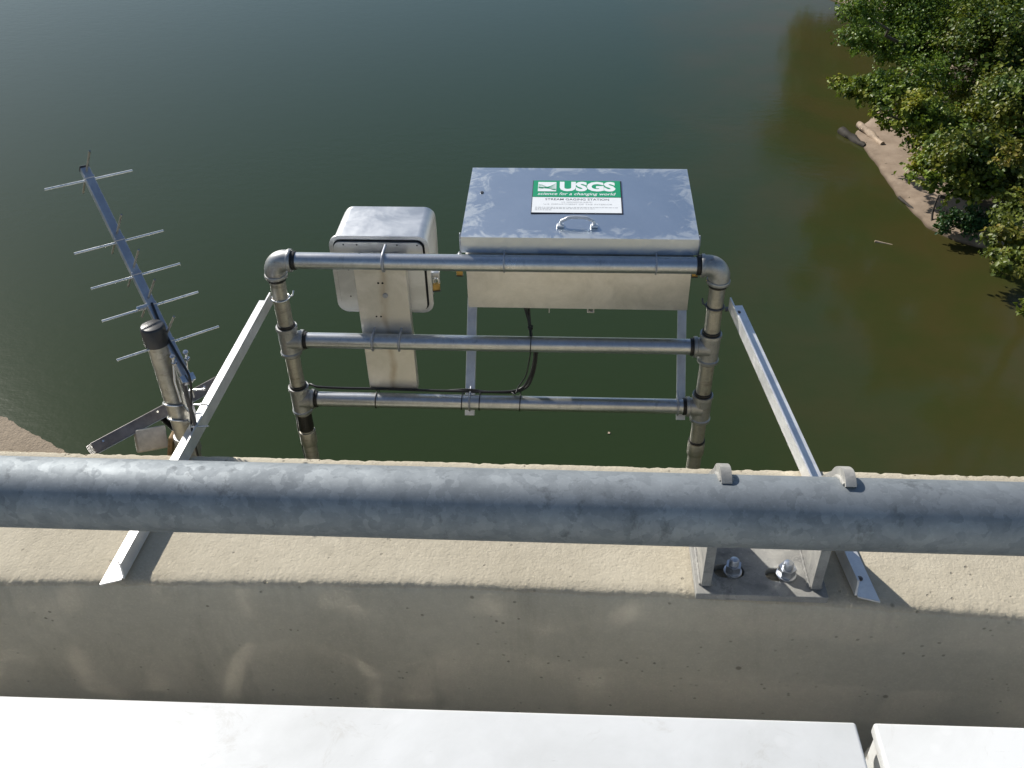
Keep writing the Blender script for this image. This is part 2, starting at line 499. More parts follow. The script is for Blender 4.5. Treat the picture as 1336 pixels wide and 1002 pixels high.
# bank: sandy lip along the water, darker ground further in
shore = [(34, 130), (16, 90), (12.5, 66), (11.9, 57), (12.6, 51.5), (14.4, 47), (15.0, 41), (12.4, 36.0), (11.2, 34.1), (10.72, 33.4), (10.42, 32.9), (10.30, 32.0), (10.36, 31.0), (10.42, 29.9), (10.45, 28.8),
         (10.50, 27.8), (10.62, 27.0), (10.74, 26.2), (10.86, 25.7), (11.05, 25.2), (11.4, 24.8), (11.9, 24.5), (12.6, 24.2), (13.8, 23.9), (16.0, 23.4), (20.0, 22.6),
         (27.0, 21.0), (40, 18)]
def dense(pl, n):
    out = []
    for a, b in zip(pl, pl[1:]):
        for k in range(n):
            t_ = k / n
            out.append(Vector((a[0] + (b[0] - a[0]) * t_, a[1] + (b[1] - a[1]) * t_, 0)))
    out.append(Vector((*pl[-1], 0)))
    return out
sh_pts = dense(shore, 8)
inland = Vector((60, 46, 0))
bm = bmesh.new()
rows = []
offs = [(-0.9, -0.5), (-0.25, -0.12), (0.0, 0.0), (0.02, 0.05), (0.08, 0.09), (0.3, 0.12), (0.7, 0.16), (1.2, 0.2), (1.9, 0.26), (2.8, 0.36), (4.2, 0.6), (7, 1.1), (12, 1.9), (20, 2.6), (32, 3.2)]
for i, p in enumerate(sh_pts):
    d = (inland - p).normalized()
    row = []
    for (o_, h) in offs:
        j = 0.05 * mnoise.noise(Vector((p.x * 1.7, p.y * 1.7, 3)))
        q = p + d * (o_ + j * (2.0 if o_ < 0.5 else 1))
        z = -12 + h + (0.05 * mnoise.noise(q * 1.3) if o_ > 0.1 else 0) + (0.3 * mnoise.noise(q * 0.4) if o_ > 3 else 0)
        row.append(bm.verts.new((q.x, q.y, z)))
    rows.append(row)
for a, b in zip(rows, rows[1:]):
    for k in range(len(offs) - 1):
        f = bm.faces.new((a[k], b[k], b[k + 1], a[k + 1]))
        f.material_index = 1 if offs[k][0] >= 1.8 else 0
o = obj('river_bank', bm, 'sand', smooth=60)
o.data.materials.append(M['soil'])
struct(o)

# bridge: deck behind the parapet
struct(obj('bridge_deck', box((0, -4.4, -0.98), (60, 10.7, 0.3)), 'asphalt'))
bm = bmesh.new(); add_box(bm, (0, 1.08, -0.80), (60, 0.33, 0.06), bevel=0.01)
struct(obj('deck_kerb', bm, 'concrete_face'))

# parapet, rough top with crumbly edges
par = thing('concrete_parapet', 'pale rough concrete bridge parapet running across the foreground under the thick rail', 'parapet', (0, 1.44, -1.1))
def parapet_mesh(x0, x1, n):
    prof = [(1.25, -1.1), (1.25, -0.75), (1.25, -0.5), (1.25, -0.36), (1.25, -0.24), (1.25, -0.14), (1.25, -0.06), (1.25, -0.022), (1.2525, -0.011), (1.257, -0.004), (1.264, -0.001), (1.28, 0.0)]
    prof += [(1.28 + 0.342 * k / 14, 0.0) for k in range(1, 14)]
    prof += [(1.625, 0), (1.635, -0.001), (1.643, -0.005), (1.646, -0.015), (1.646, -0.1), (1.646, -0.5), (1.646, -1.1)]
    bm = bmesh.new()
    rows = []
    for i in range(n + 1):
        x = x0 + (x1 - x0) * i / n
        row = []
        for (y, z) in prof:
            p = Vector((x, y, z))
            a = 0
            if z > -0.03:
                e = 1.0 if (y < 1.27 or y > 1.624) else 0.25
                far = 0.9 if y > 1.6 else 1.0
                a = e * far * (0.0028 * mnoise.noise(p * 45) + 0.0022 * mnoise.noise(p * 110) + 0.003 * mnoise.noise(Vector((x * 6, y, 0))))
            dy = a * (1 if y > 1.5 else -1) if (y < 1.27 or y > 1.624) else 0
            if y < 1.3: dy += 0.008 - 0.03 * min(1.2, (x + 0.15) ** 2)
            row.append(bm.verts.new((x, y + dy, z + (-abs(a) * 0.6 if z > -0.03 else 0))))
        rows.append(row)
    for a, b in zip(rows, rows[1:]):
        for k in range(len(prof) - 1):
            bm.faces.new((a[k], b[k], b[k + 1], a[k + 1])).material_index = 0 if 8 <= k <= 29 else 1
    return bm
for (a, b, n) in ((-1.5, 1.3, 700),):
    o = obj('wall_body', parapet_mesh(a, b, n), 'concrete_top', par, 50)
    o.data.materials.append(M['concrete_face'])
for (a, b) in ((-14, -1.5), (1.3, 14)):
    o = obj('wall_body', parapet_mesh(a, b, 60), 'concrete_top', par, 50)
    o.data.materials.append(M['concrete_face'])
# widening of the parapet at the left
poly = [(-1.19, 1.60), (-1.195, 1.6355), (-1.453, 1.782), (-1.75, 1.95), (-4.2, 1.95), (-4.5, 1.60)]
bm = bmesh.new()
def edge_rough(poly, step=0.006):
    out = []
    for a, b in zip(poly, poly[1:] + poly[:1]):
        L = math.dist(a, b); n = max(1, int(L / step)) if L < 1.6 else 60
        for k in range(n):
            x = a[0] + (b[0] - a[0]) * k / n; y = a[1] + (b[1] - a[1]) * k / n
            j = 0.004 * mnoise.noise(Vector((x * 60, y * 60, 0))) + 0.003 * mnoise.noise(Vector((x * 15, y * 15, 5)))
            out.append((x + j, y + j) if k else (x, y))
    return out
add_prism(bm, edge_rough(poly), -1.1, -0.010, 'Z')
obj('pilaster', bm, 'concrete_rough', par)

# loose chips of stone on the far edge of the parapet
chips = bmesh.new()
for i in range(260):
    x = random.uniform(-1.5, 1.3); y = 1.636 - abs(random.gauss(0, 0.016))
    s = random.uniform(0.0012, 0.0032)
    r_ = bmesh.ops.create_icosphere(chips, subdivisions=1, radius=s)
    for vv in r_['verts']:
        vv.co = Vector((vv.co.x * random.uniform(.8, 1.3), vv.co.y, vv.co.z * .7)) + Vector((x, y, -0.0035 + s * .2))
struct(obj('stone_chips', chips, 'stone_chip', par), 'stuff')

# ================================================================ BIG BRIDGE RAIL
rail = thing('bridge_railing', 'thick mottled galvanised pipe rail crossing the whole picture above the parapet', 'railing', (0.40, 1.37, 0.0))
PY, PZ, PR = 1.2327, 0.2673, 0.067
bm = bmesh.new()
n = 240
add_tube(bm, [(-9 + 18 * k / n, PY + 0.0162 * (-9.4 + 18 * k / n), PZ - 0.0162 * (-9.4 + 18 * k / n)) for k in range(n + 1)], PR, 56)
obj('rail_pipe', bm, 'galv_big', rail, 40)

def curve_plate(outer, holes, z0, z1):
    cu = bpy.data.curves.new('tmp', 'CURVE')
    cu.dimensions = '2D'; cu.fill_mode = 'BOTH'; cu.extrude = (z1 - z0) / 2
    cu.bevel_depth = 0.0
    for loop in [outer] + holes:
        s = cu.splines.new('POLY'); s.points.add(len(loop) - 1); s.use_cyclic_u = True
        for p, q in zip(s.points, loop): p.co = (q[0], q[1], 0, 1)
    ob = bpy.data.objects.new('tmp', cu); C.objects.link(ob)
    dg = bpy.context.evaluated_depsgraph_get()
    me = bpy.data.meshes.new_from_object(ob.evaluated_get(dg))
    bm = bmesh.new(); bm.from_mesh(me)
    bmesh.ops.translate(bm, verts=bm.verts, vec=(0, 0, (z0 + z1) / 2))
    bmesh.ops.remove_doubles(bm, verts=bm.verts, dist=1e-5)
    bpy.data.objects.remove(ob); bpy.data.curves.remove(cu); bpy.data.meshes.remove(me)
    return bm

def side_plate(x, th=0.019):
    pts = [(1.262, 0.023), (1.262, 0.14), (1.255, 0.19)]
    # top of the plate wraps the far side of the pipe
    for k in range(0, 15):
        a = R(-68 + 76 * 0) if False else R(92 - 70 * k / 14)
        r = PR + 0.004 + 0.016 * math.sin(min(1, k / 5) * math.pi / 2)
        pts.append((PY + r * math.cos(a), PZ + r * math.sin(a)))
    pts += [(1.365, 0.235), (1.42, 0.175), (1.465, 0.11), (1.487, 0.023)]
    # the pipe passes through a notch
    notch = [(PY + (PR - 0.006) * math.cos(R(a)), PZ + (PR - 0.006) * math.sin(R(a))) for a in range(-60, 93, 9)]
    pts = pts[:3] + notch + pts[3:]
    bm = prism(pts, x - th / 2, x + th / 2, 'X')
    return bevel_all(bm, 0.0015, 2, 40)
post = obj('rail_post', bevel_all(curve_plate([(0.275, 1.243), (0.537, 1.243), (0.537, 1.50), (0.275, 1.50)],
      [rrect(0.348, 1.306, 0.062, 0.034, 0.0165, 6), rrect(0.452, 1.300, 0.062, 0.034, 0.0165, 6),
       rrect(0.348, 1.452, 0.062, 0.034, 0.0165, 6), rrect(0.452, 1.452, 0.062, 0.034, 0.0165, 6)], 0.004, 0.021), 0.0012, 1, 60), 'galv_post', rail, 30)
for x in (0.296, 0.515):
    obj('side_plate', side_plate(x), 'galv_post', post, 30)
# weld beads where plates meet pipe and base
for x in (0.296, 0.515):
    for sx in (-1, 1):
        pts = [(x + sx * 0.0113 + 0.0006 * math.sin(k * 2.1), 1.266 + 0.216 * k / 40, 0.0235) for k in range(41)]
        obj('weld_bead', tube(pts, [0.003 + 0.0006 * math.sin(k * 1.7) for k in range(41)], 8), 'galv_post', post, 60)
        c = Vector((x + sx * 0.0098, PY, PZ))
        pts = [c + Vector((0, math.cos(R(a)), math.sin(R(a)))) * (PR + 0.001) for a in range(-60, 90, 5)]
        obj('weld_bead', tube(pts, [0.0042 + 0.0009 * math.sin(k * 1.9) for k in range(len(pts))], 8), 'galv_post', post, 60)

def anchor_bolt(x, y, z, parent, rz=0.3, s=1.0):
    w = lathe((x, y, z), (0, 0, 1), [(0, 0.0), (0, 0.0188 * s), (0.003, 0.0188 * s), (0.0034, 0.018 * s), (0.0036, 0.0)], 28)
    b = obj('anchor_bolt', lathe((x, y, z - 0.03), (0, 0, 1), [(0, 0.0), (0, 0.0092 * s), (0.064, 0.0092 * s), (0.067, 0.0078 * s), (0.0695, 0)], 20), 'bolt_metal', parent, 40)
    obj('washer', w, 'bolt_metal', b, 40)
    bm = bmesh.new()
    hexp = [(x + 0.0165 * s * math.cos(rz + k * math.pi / 3), y + 0.0165 * s * math.sin(rz + k * math.pi / 3)) for k in range(6)]
    add_prism(bm, hexp, z + 0.0036, z + 0.0225, 'Z')
    bevel_all(bm, 0.0012, 2, 40)
    obj('nut', bm, 'bolt_metal', b, 30)
    # thread rings on the stub
    bm = bmesh.new()
    for k in range(5):
        zz = z + 0.0245 + k * 0.0024
        add_tube(bm, [Vector((x, y, zz)) + Vector((math.cos(a), math.sin(a), 0)) * 0.0092 * s for a in [2 * math.pi * i / 18 for i in range(18)]], 0.0008, 6, closed=True)
    obj('thread', bm, 'bolt_metal', b, 60)
anchor_bolt(0.355, 1.304, 0.0212, post, 0.3)
anchor_bolt(0.463, 1.300, 0.0212, post, 0.75, 1.08)
anchor_bolt(0.355, 1.452, 0.0212, post, 0.1)
anchor_bolt(0.463, 1.452, 0.0212, post, 0.9)

# ================================================================ ANGLE BRACES
def angle_brace(x0, y0, x1, y1, z1, side, label):
    """side: +1 upright leg on the right of the flange, -1 on the left"""
    b = thing('angle_brace', label, 'brace', (x0, y0, 0.0), 'angle braces between the parapet and the pipe frame')
    d = Vector((x1 - x0, y1 - y0, z1 - 0.006)); L = d.length; d.normalize()
    w = Vector((d.y, -d.x, 0)).normalized() * side
    upv = Vector((0, 0, 1)); upv = (upv - d * upv.dot(d)).normalized()
    A = Vector((x0, y0, 0.006)); W_, T = 0.040, 0.004
    nf = Vector((0, 1, 0)) if True else None
    def bar(c1, c2, c3, c4, s0, s1, cut0=0.0, cut1=0.0):
        bm = bmesh.new()
        r0 = [bm.verts.new(A + d * (s0 + c[2]) + w * c[0] + upv * c[1]) for c in (c1, c2, c3, c4)]
        r1 = [bm.verts.new(A + d * (s1 + c[3]) + w * c[0] + upv * c[1]) for c in (c1, c2, c3, c4)]
        bm.faces.new(r0[::-1]); bm.faces.new(r1)
        for k in range(4): bm.faces.new((r0[k], r0[(k + 1) % 4], r1[(k + 1) % 4], r1[k]))
        return bm
    # flange from w=-W_ to 0, leg at w=0..T
    sk = 0.016   # the near ends are sawn square to the wall, not to the bar
    fl = obj('flange', bevel_all(bar((-W_, 0, -sk, 0), (-0.0003, 0, 0, 0), (-0.0003, T, 0, 0), (-W_, T, -sk, 0), 0.0, L), 0.0006, 1), 'alu_brace', b, 30)
    obj('upright_leg', bevel_all(bar((0, 0, 0.0, 0), (T, 0, 0.0, 0), (T, W_, 0.006, 0), (0, W_, 0.006, 0), 0.006, L - 0.01), 0.0006, 1), 'alu_brace', b, 30)
    for s in (0.045, L - 0.035):
        p = A + d * s - w * W_ * 0.5 + upv * T
        r = obj('rivet', lathe(p, upv, [(0, 0), (0, 0.0065), (0.002, 0.006), (0.004, 0.003), (0.0045, 0)], 12), 'steel_dark', b, 40)
    return b
angle_brace(-0.914, 1.241, -0.876, 2.315, 0.012, 1, 'white looking aluminium angle brace on the left, from parapet top to left post')
angle_brace(0.600, 1.258, 0.476, 2.315, 0.018, -1, 'aluminium angle brace on the right with blue sky sheen, beside the bolted rail post')

# ================================================================ PIPE FRAME
fr = thing('pipe_frame', 'galvanised three rail pipe frame with elbows and tees carrying the two metal boxes', 'pipe frame', (-0.21, 2.34, -1.0))
FY = 2.34; XL, XR = -0.858, 0.441
PRD = 0.0245
ZT, ZM, ZB = 0.141, -0.143, -0.377
def rail_between(z, a, b):
    return obj('rail', tube([(a, FY, z), (a * .5 + b * .5, FY, z - 0.001), (b, FY, z)], PRD, 32), 'galv_pipe', fr, 40)
rail_between(ZT, XL + 0.045, XR - 0.045); rail_between(ZM, XL + 0.035, XR - 0.035); rail_between(ZB, XL + 0.035, XR - 0.035)
def ring(c, axis, r, h, mat, parent, name='thread_band'):
    return obj(name, lathe(Vector(c) - Vector(axis) * h / 2, axis, [(0, 0), (0, r), (h * .15, r * 1.03), (h * .85, r * 1.03), (h, r), (h, 0)], 28), mat, parent, 40)
def elbow(x, s):
    bm = bmesh.new()
    rr = 0.036
    ctr = Vector((x + s * rr, FY, ZT - rr))
    pts = [ctr + Vector((-s * rr * math.cos(R(a)), 0, rr * math.sin(R(a)))) for a in range(0, 91, 9)]
    pts = [Vector((x, FY, ZT - rr - 0.018))] + pts + [Vector((x + s * (rr + 0.018), FY, ZT))]
    add_tube(bm, pts, [0.0315] * len(pts), 28)
    e = obj('elbow', bm, 'galv_fitting', fr, 50)
    for c, ax in (((x, FY, ZT - rr - 0.014), (0, 0, 1)), ((x + s * (rr + 0.014), FY, ZT), (1, 0, 0))):
        ring(c, ax, 0.0335, 0.011, 'galv_fitting', e, 'collar')
    ring((x, FY, ZT - rr - 0.025), (0, 0, 1), 0.0272, 0.012, 'thread_tar', fr)
    ring((x + s * (rr + 0.026), FY, ZT), (1, 0, 0), 0.0272, 0.013, 'thread_tar', fr)
elbow(XL, 1); elbow(XR, -1)
def tee(x, z, s):
    prof = [(0, 0), (0, 0.0325), (0.010, 0.0335), (0.013, 0.0305), (0.03, 0.0300), (0.055, 0.0305), (0.075, 0.0300), (0.091, 0.0305), (0.094, 0.0335), (0.104, 0.0325), (0.104, 0)]
    tb = obj('tee', lathe((x, FY, z - 0.052), (0, 0, 1), prof, 32), 'galv_fitting', fr, 40)
    obj('branch', lathe((x, FY, z), (s, 0, 0), [(0.0, 0.0), (0.0, 0.033), (0.026, 0.0295), (0.036, 0.0295), (0.038, 0.0335), (0.048, 0.0325), (0.048, 0)], 32), 'galv_fitting', tb, 40)
    ring((x, FY, z + 0.056), (0, 0, 1), 0.0268, 0.010, 'thread_tar', fr)
    ring((x, FY, z - 0.055), (0, 0, 1), 0.0262, 0.006, 'thread_tar', fr)
    ring((x + s * 0.053, FY, z), (1, 0, 0), 0.0270, 0.012, 'thread_tar', fr)
for x, s in ((XL, 1), (XR, -1)):
    tee(x, ZM, s); tee(x, ZB, s)
    obj('post', tube([(x, FY, ZM + 0.05), (x, FY, ZT - 0.05)], 0.0235, 32), 'galv_worn', fr, 40)
    obj('post', tube([(x, FY, ZB + 0.05), (x, FY, ZM - 0.05)], 0.0232, 32), 'galv_worn', fr, 40)
    obj('post', tube([(x, FY, -1.05), (x, FY, ZB - 0.05)], 0.0232, 32), 'galv_worn', fr, 40)
    obj('standoff', tube([(x, FY, -1.02), (x, 1.634, -1.02)], 0.0232, 24), 'galv_worn', fr, 40)
    obj('foot_elbow', tube([(x, FY, -0.97), (x, FY, -1.03), (x, FY - 0.03, -1.06), (x, FY - 0.06, -1.02)], 0.031, 20), 'galv_fitting', fr, 50)
obj('tape_wrap', lathe((XL, FY, -0.505), (0, 0, 1), [(0, 0), (0, 0.0245), (0.01, 0.0255), (0.03, 0.025), (0.058, 0.0252), (0.066, 0.0243), (0.066, 0)], 28), 'thread_tar', fr, 40)
obj('coupling', lathe((XL, FY, -0.568), (0, 0, 1), [(0, 0), (0, 0.0265), (0.004, 0.0278), (0.052, 0.0278), (0.056, 0.0265), (0.056, 0)], 32), 'galv_worn', fr, 40)
obj('coupling', lathe((XR, FY, -0.575), (0, 0, 1), [(0, 0), (0, 0.0265), (0.004, 0.0278), (0.048, 0.0278), (0.052, 0.0265), (0.052, 0)], 32), 'galv_worn', fr, 40)
ring((XR, FY, -0.517), (0, 0, 1), 0.0262, 0.006, 'thread_tar', fr)
# clamps joining braces to posts
for x, z, s in ((XL, 0.012, 1), (XR, 0.005, -1)):
    pts = arc((x, FY, z), 0.0265, 0, 360, 28, (1, 0, 0), (0, 1, 0))
    bm = tube(pts[:-1], 0.0028, 8, closed=True)
    add_tube(bm, [(x + 0.0262 * s, FY + 0.004, z), (x + 0.034 * s, FY + 0.012, z), (x + 0.036 * s, FY + 0.022, z + 0.012)], 0.0028, 8)
    obj('clamp_ring', bm, 'steel_bright' if s > 0 else 'steel_dark', fr, 60)
    obj('clamp_nut', lathe((x - 0.030 * s, FY - 0.006, z - 0.006), (-s, -0.3, 0), [(0, 0), (0, 0.007), (0.008, 0.007), (0.008, 0.004), (0.016, 0.004), (0.016, 0)], 6), 'steel_dark', fr)

def u_bolt(x, z, parent, back=0.034, tilt=0.0, r=0.0275, th=0.0034):
    """round-bar loop over the camera side of a rail, legs through the plate behind"""
    pts = [(x + tilt, FY + back + 0.012, z + r)] + [(x + tilt * (1 - k / 14), FY - r * math.sin(R(180 * k / 14)), z + r * math.cos(R(180 * k / 14))) for k in range(15)] + [(x, FY + back + 0.012, z - r)]
    return obj('u_bolt', tube(pts, th, 10), 'galv_dull', parent, 60)

# ================================================================ LARGE EQUIPMENT BOX
big = thing('equipment_box', 'large flat aluminium equipment box with lift up lid, green and white sign and handle', 'metal box', (0.035, 2.56, -0.035))
BX0, BX1 = -0.294, 0.367
BY0, BY1 = 2.374, 2.765
bm = bmesh.new()
add_box(bm, ((BX0 + BX1) / 2, (BY0 + BY1) / 2, 0.079), (BX1 - BX0, BY1 - BY0, 0.228), bevel=0.002)
obj('box_body', bm, 'alu_body', big, 30)
# lid: sheet with turned-down skirt, slightly higher at the far side
lz0, lz1 = 0.211, 0.240
def lid_mesh():
    bm = bmesh.new()
    x0, x1, y0, y1 = BX0 - 0.010, BX1 + 0.010, BY0 - 0.010, BY1 + 0.006
    prof = 0.050
    top = [(x0, y0, lz0), (x1, y0, lz0), (x1, y1, lz1), (x0, y1, lz1)]
    n = 28; grid = []
    for j in range(n + 1):
        row = []
        for i in range(n + 1):
            u, v_ = i / n, j / n
            s = 0.0022 * mnoise.noise(Vector((u * 2.2, v_ * 1.6, 2))) * math.sin(math.pi * u) ** .5 * math.sin(math.pi * v_) ** .5 if 0 < u < 1 and 0 < v_ < 1 else 0
            row.append(bm.verts.new((x0 + (x1 - x0) * u, y0 + (y1 - y0) * v_, lz0 + (lz1 - lz0) * v_ + s)))
        grid.append(row)
    for j in range(n):
        for i in range(n):
            bm.faces.new((grid[j][i], grid[j][i + 1], grid[j + 1][i + 1], grid[j + 1][i]))
    rim = [grid[0][i] for i in range(n + 1)] + [grid[j][n] for j in range(1, n + 1)] + [grid[n][i] for i in range(n - 1, -1, -1)] + [grid[j][0] for j in range(n - 1, 0, -1)]
    low = [bm.verts.new((v.co.x, v.co.y, v.co.z - prof)) for v in rim]
    m = len(rim)
    for k in range(m):
        bm.faces.new((rim[k], low[k], low[(k + 1) % m], rim[(k + 1) % m]))
    bm.faces.new(low)
    es = [e for e in bm.edges if len(e.link_faces) == 2 and e.calc_face_angle(0) > R(60)]
    bmesh.ops.bevel(bm, geom=es, offset=0.0022, segments=2, affect='EDGES', profile=0.5)
    return bm
lid = obj('lid', lid_mesh(), 'alu_lid', big, 35)
LN = Vector((0, -(lz1 - lz0), (BY1 - BY0))).normalized()
def lp(x, y, h=0.0):
    f = (y - (BY0 - 0.010)) / (BY1 - BY0 + 0.016)
    return Vector((x, y, lz0 + (lz1 - lz0) * f)) + LN * h
# lid handle: bail with two cast feet
hx0, hx1, hy = -0.018, 0.080, 2.428
pts = [lp(hx0, hy, 0.004), lp(hx0 + 0.002, hy + 0.001, 0.016), lp(hx0 + 0.012, hy + 0.002, 0.021), lp(hx0 + 0.028, hy + 0.006, 0.026), lp(hx1 - 0.028, hy + 0.006, 0.026), lp(hx1 - 0.012, hy + 0.002, 0.021), lp(hx1 - 0.002, hy + 0.001, 0.016), lp(hx1, hy, 0.004)]
def smooth_path(pts, n=6):
    out = []
    P = [Vector(p) for p in pts]; P = [P[0] * 2 - P[1]] + P + [P[-1] * 2 - P[-2]]
    for i in range(1, len(P) - 2):
        for k in range(n):
            t_ = k / n
            p0, p1, p2, p3 = P[i - 1:i + 3]
            out.append(0.5 * ((2 * p1) + (p2 - p0) * t_ + (2 * p0 - 5 * p1 + 4 * p2 - p3) * t_ ** 2 + (3 * p1 - p0 - 3 * p2 + p3) * t_ ** 3))
    out.append(P[-2])
    return out
h = obj('handle', tube(smooth_path(pts), 0.0046, 12), 'handle_metal', lid, 60)
for hx in (hx0, hx1):
    bm = bmesh.new()
    add_box(bm, lp(hx, hy - 0.003, 0.004), (0.022, 0.018, 0.008), bevel=0.003)
    obj('handle_foot', bm, 'handle_metal', lid, 40)
# small bolt head and stain
obj('lid_screw', lathe(lp(-0.262, 2.615, 0.0), LN, [(0, 0), (0, 0.006), (0.003, 0.005), (0.0035, 0)], 10), 'steel_dark', lid, 40)
# latches at both front corners
for (x, s) in ((BX0 - 0.014, -1), (BX1 + 0.014, 1)):
    bm = bmesh.new()
    pts = arc((x, BY0 + 0.012, 0.198), 0.012, 0, 360, 20, (0, 0.35, 0), (0, 0.2, 1))[:-1]
    add_tube(bm, pts, 0.0024, 8, closed=True)
    add_box(bm, (x, BY0 + 0.012, 0.17), (0.004, 0.016, 0.04), bevel=0.001)
    obj('hasp', bm, 'galv_dull', big, 40)
    bm = bmesh.new()
    add_tube(bm, [(x + 0.003 * s, BY0 - 0.002, 0.158), (x + 0.006 * s, BY0 - 0.006, 0.140), (x + 0.002 * s, BY0 - 0.004, 0.128)], 0.003, 8)
    add_tube(bm, arc((x + 0.003 * s, BY0 - 0.003, 0.145), 0.008, 0, 360, 14, (1, 0, 0), (0, 0.3, 1))[:-1], 0.0022, 8, closed=True)
    obj('latch', bm, 'steel_bright' if s < 0 else 'steel_dark', big, 60)
# support bars from lower rail up to the far bottom edge of the box
def flat_bar(x, w):
    a = Vector((x, 2.375, -0.462)); b = Vector((x, 2.735, -0.038))
    d = (b - a).normalized(); nrm = Vector((1, 0, 0)).cross(d).normalized()
    L = (b - a).length
    rot = Matrix((Vector((1, 0, 0)), d, nrm)).transposed()
    bm = box((a + b) / 2, (w, L, 0.004), rot, 0.0006, 1)
    ob = obj('support_bar', bm, 'alu_bar', big, 30)
    rib = box((a + b) / 2 - nrm * 0.014 * (1 if nrm.z > 0 else -1) + Vector((w / 2 - 0.0022, 0, 0)), (0.004, L, 0.024), rot, 0.0006, 1)
    obj('bar_rib', rib, 'alu_bar', ob, 30)
flat_bar(-0.310, 0.031); flat_bar(0.386, 0.029)
for x in (-0.178, 0.258): u_bolt(x, ZT, big, 0.030, 0.0, 0.0268, 0.0022)
u_bolt(-0.303, ZB, big, 0.034, 0.002, 0.0275, 0.003)
u_bolt(0.366, ZB, big, 0.034, 0.0, 0.0275, 0.003)
# conduit nipple below the box and a drip tab
bm = bmesh.new()
for dx_ in (-0.009, 0.009): add_box(bm, (0.078 + dx_, 2.385, -0.0415), (0.004, 0.012, 0.013), bevel=0.0008)
add_box(bm, (0.078, 2.385, -0.0495), (0.022, 0.012, 0.004), bevel=0.0008)
obj('cable_loop', bm, 'junction_white', big, 40)
obj('drip_tab', box((-0.048, 2.39, -0.048), (0.003, 0.004, 0.024)), 'junction_white', big)

# the sign, bonded to the lid
sg = thing('station_sign', 'green and white printed sign reading USGS stream gaging station on the box lid', 'sign', lp(0.029, 2.59, 0.001))
SX0, SX1, SY0, SY1 = -0.105, 0.162, 2.497, 2.684
def sp_(u, v_, h):   # u 0..1 across, v 0..1 up the sign
    return lp(SX0 + (SX1 - SX0) * u, SY0 + (SY1 - SY0) * v_, h)
def slab(u0, u1, v0, v1, h0, h1, name, mat, parent):
    bm = bmesh.new()
    lo = [bm.verts.new(sp_(u, v_, h0)) for u, v_ in ((u0, v0), (u1, v0), (u1, v1), (u0, v1))]
    hi = [bm.verts.new(sp_(u, v_, h1)) for u, v_ in ((u0, v0), (u1, v0), (u1, v1), (u0, v1))]
    bm.faces.new(lo[::-1]); bm.faces.new(hi)
    for k in range(4): bm.faces.new((lo[k], lo[(k + 1) % 4], hi[(k + 1) % 4], hi[k]))
    return obj(name, bm, mat, parent)
slab(-0.008, 1.018, -0.012, 1.012, 0.0008, 0.0030, 'backing', 'sign_edge', sg)
wp = slab(0, 1, 0, 1, 0.0031, 0.0038, 'white_panel', 'sign_white', sg)
gp = slab(0.0, 1.0, 0.475, 1, 0.0042, 0.0047, 'green_band', 'sign_green', sg)
def text_mesh(s, u0, u1, v0, v1, h, mat, parent, name='lettering', shear=0.0, bold=0.0, parent_kind=None):
    cu = bpy.data.curves.new('tmp', 'FONT')
    cu.body = s; cu.size = 1.0; cu.offset = bold; cu.shear = shear; cu.resolution_u = 3; cu.fill_mode = 'FRONT'
    ob = bpy.data.objects.new('tmp', cu); C.objects.link(ob)
    bpy.context.view_layer.update()
    me = bpy.data.meshes.new_from_object(ob.evaluated_get(bpy.context.evaluated_depsgraph_get()))
    bm = bmesh.new(); bm.from_mesh(me)
    xs_ = [v.co.x for v in bm.verts]; ys_ = [v.co.y for v in bm.verts]
    a, b, c, d = min(xs_), max(xs_), min(ys_), max(ys_)
    for v in bm.verts:
        v.co = sp_(u0 + (u1 - u0) * (v.co.x - a) / (b - a), v0 + (v1 - v0) * (v.co.y - c) / (d - c), h)
    bpy.data.objects.remove(ob); bpy.data.curves.remove(cu); bpy.data.meshes.remove(me)
    return obj(name, bm, mat, parent)
text_mesh('USGS', 0.305, 0.945, 0.655, 0.965, 0.0049, 'sign_white', gp, 'lettering', 0, 0.05)
text_mesh('science for a changing world', 0.055, 0.945, 0.505, 0.615, 0.0049, 'sign_white', gp, 'lettering', 0.25, 0.010)
text_mesh('STREAM GAGING STATION', 0.145, 0.865, 0.375, 0.435, 0.0040, 'ink', wp, 'lettering', 0, 0.004)
for (u0, u1, v_, s) in ((0.33, 0.68, 0.300, 'U.S. GEOLOGICAL SURVEY'), (0.13, 0.90, 0.235, 'U.S. DEPARTMENT OF THE INTERIOR')):
    text_mesh(s, u0, u1, v_, v_ + 0.035, 0.0040, 'ink_pale', wp)
for k, (u0, u1) in enumerate(((0.035, 0.965), (0.035, 0.70), (0.035, 0.22))):
    bm = bmesh.new(); u = u0; random.seed(40 + k)
    while u < u1:
        w_ = random.uniform(0.012, 0.04)
        q = [bm.verts.new(sp_(a, b, 0.0041)) for a, b in ((u, 0.150 - k * 0.04), (min(u + w_, u1), 0.150 - k * 0.04), (min(u + w_, u1), 0.163 - k * 0.04), (u, 0.163 - k * 0.04))]
        bm.faces.new(q); u += w_ + 0.008
    obj('fine_print', bm, 'ink_pale', wp)
random.seed(7)
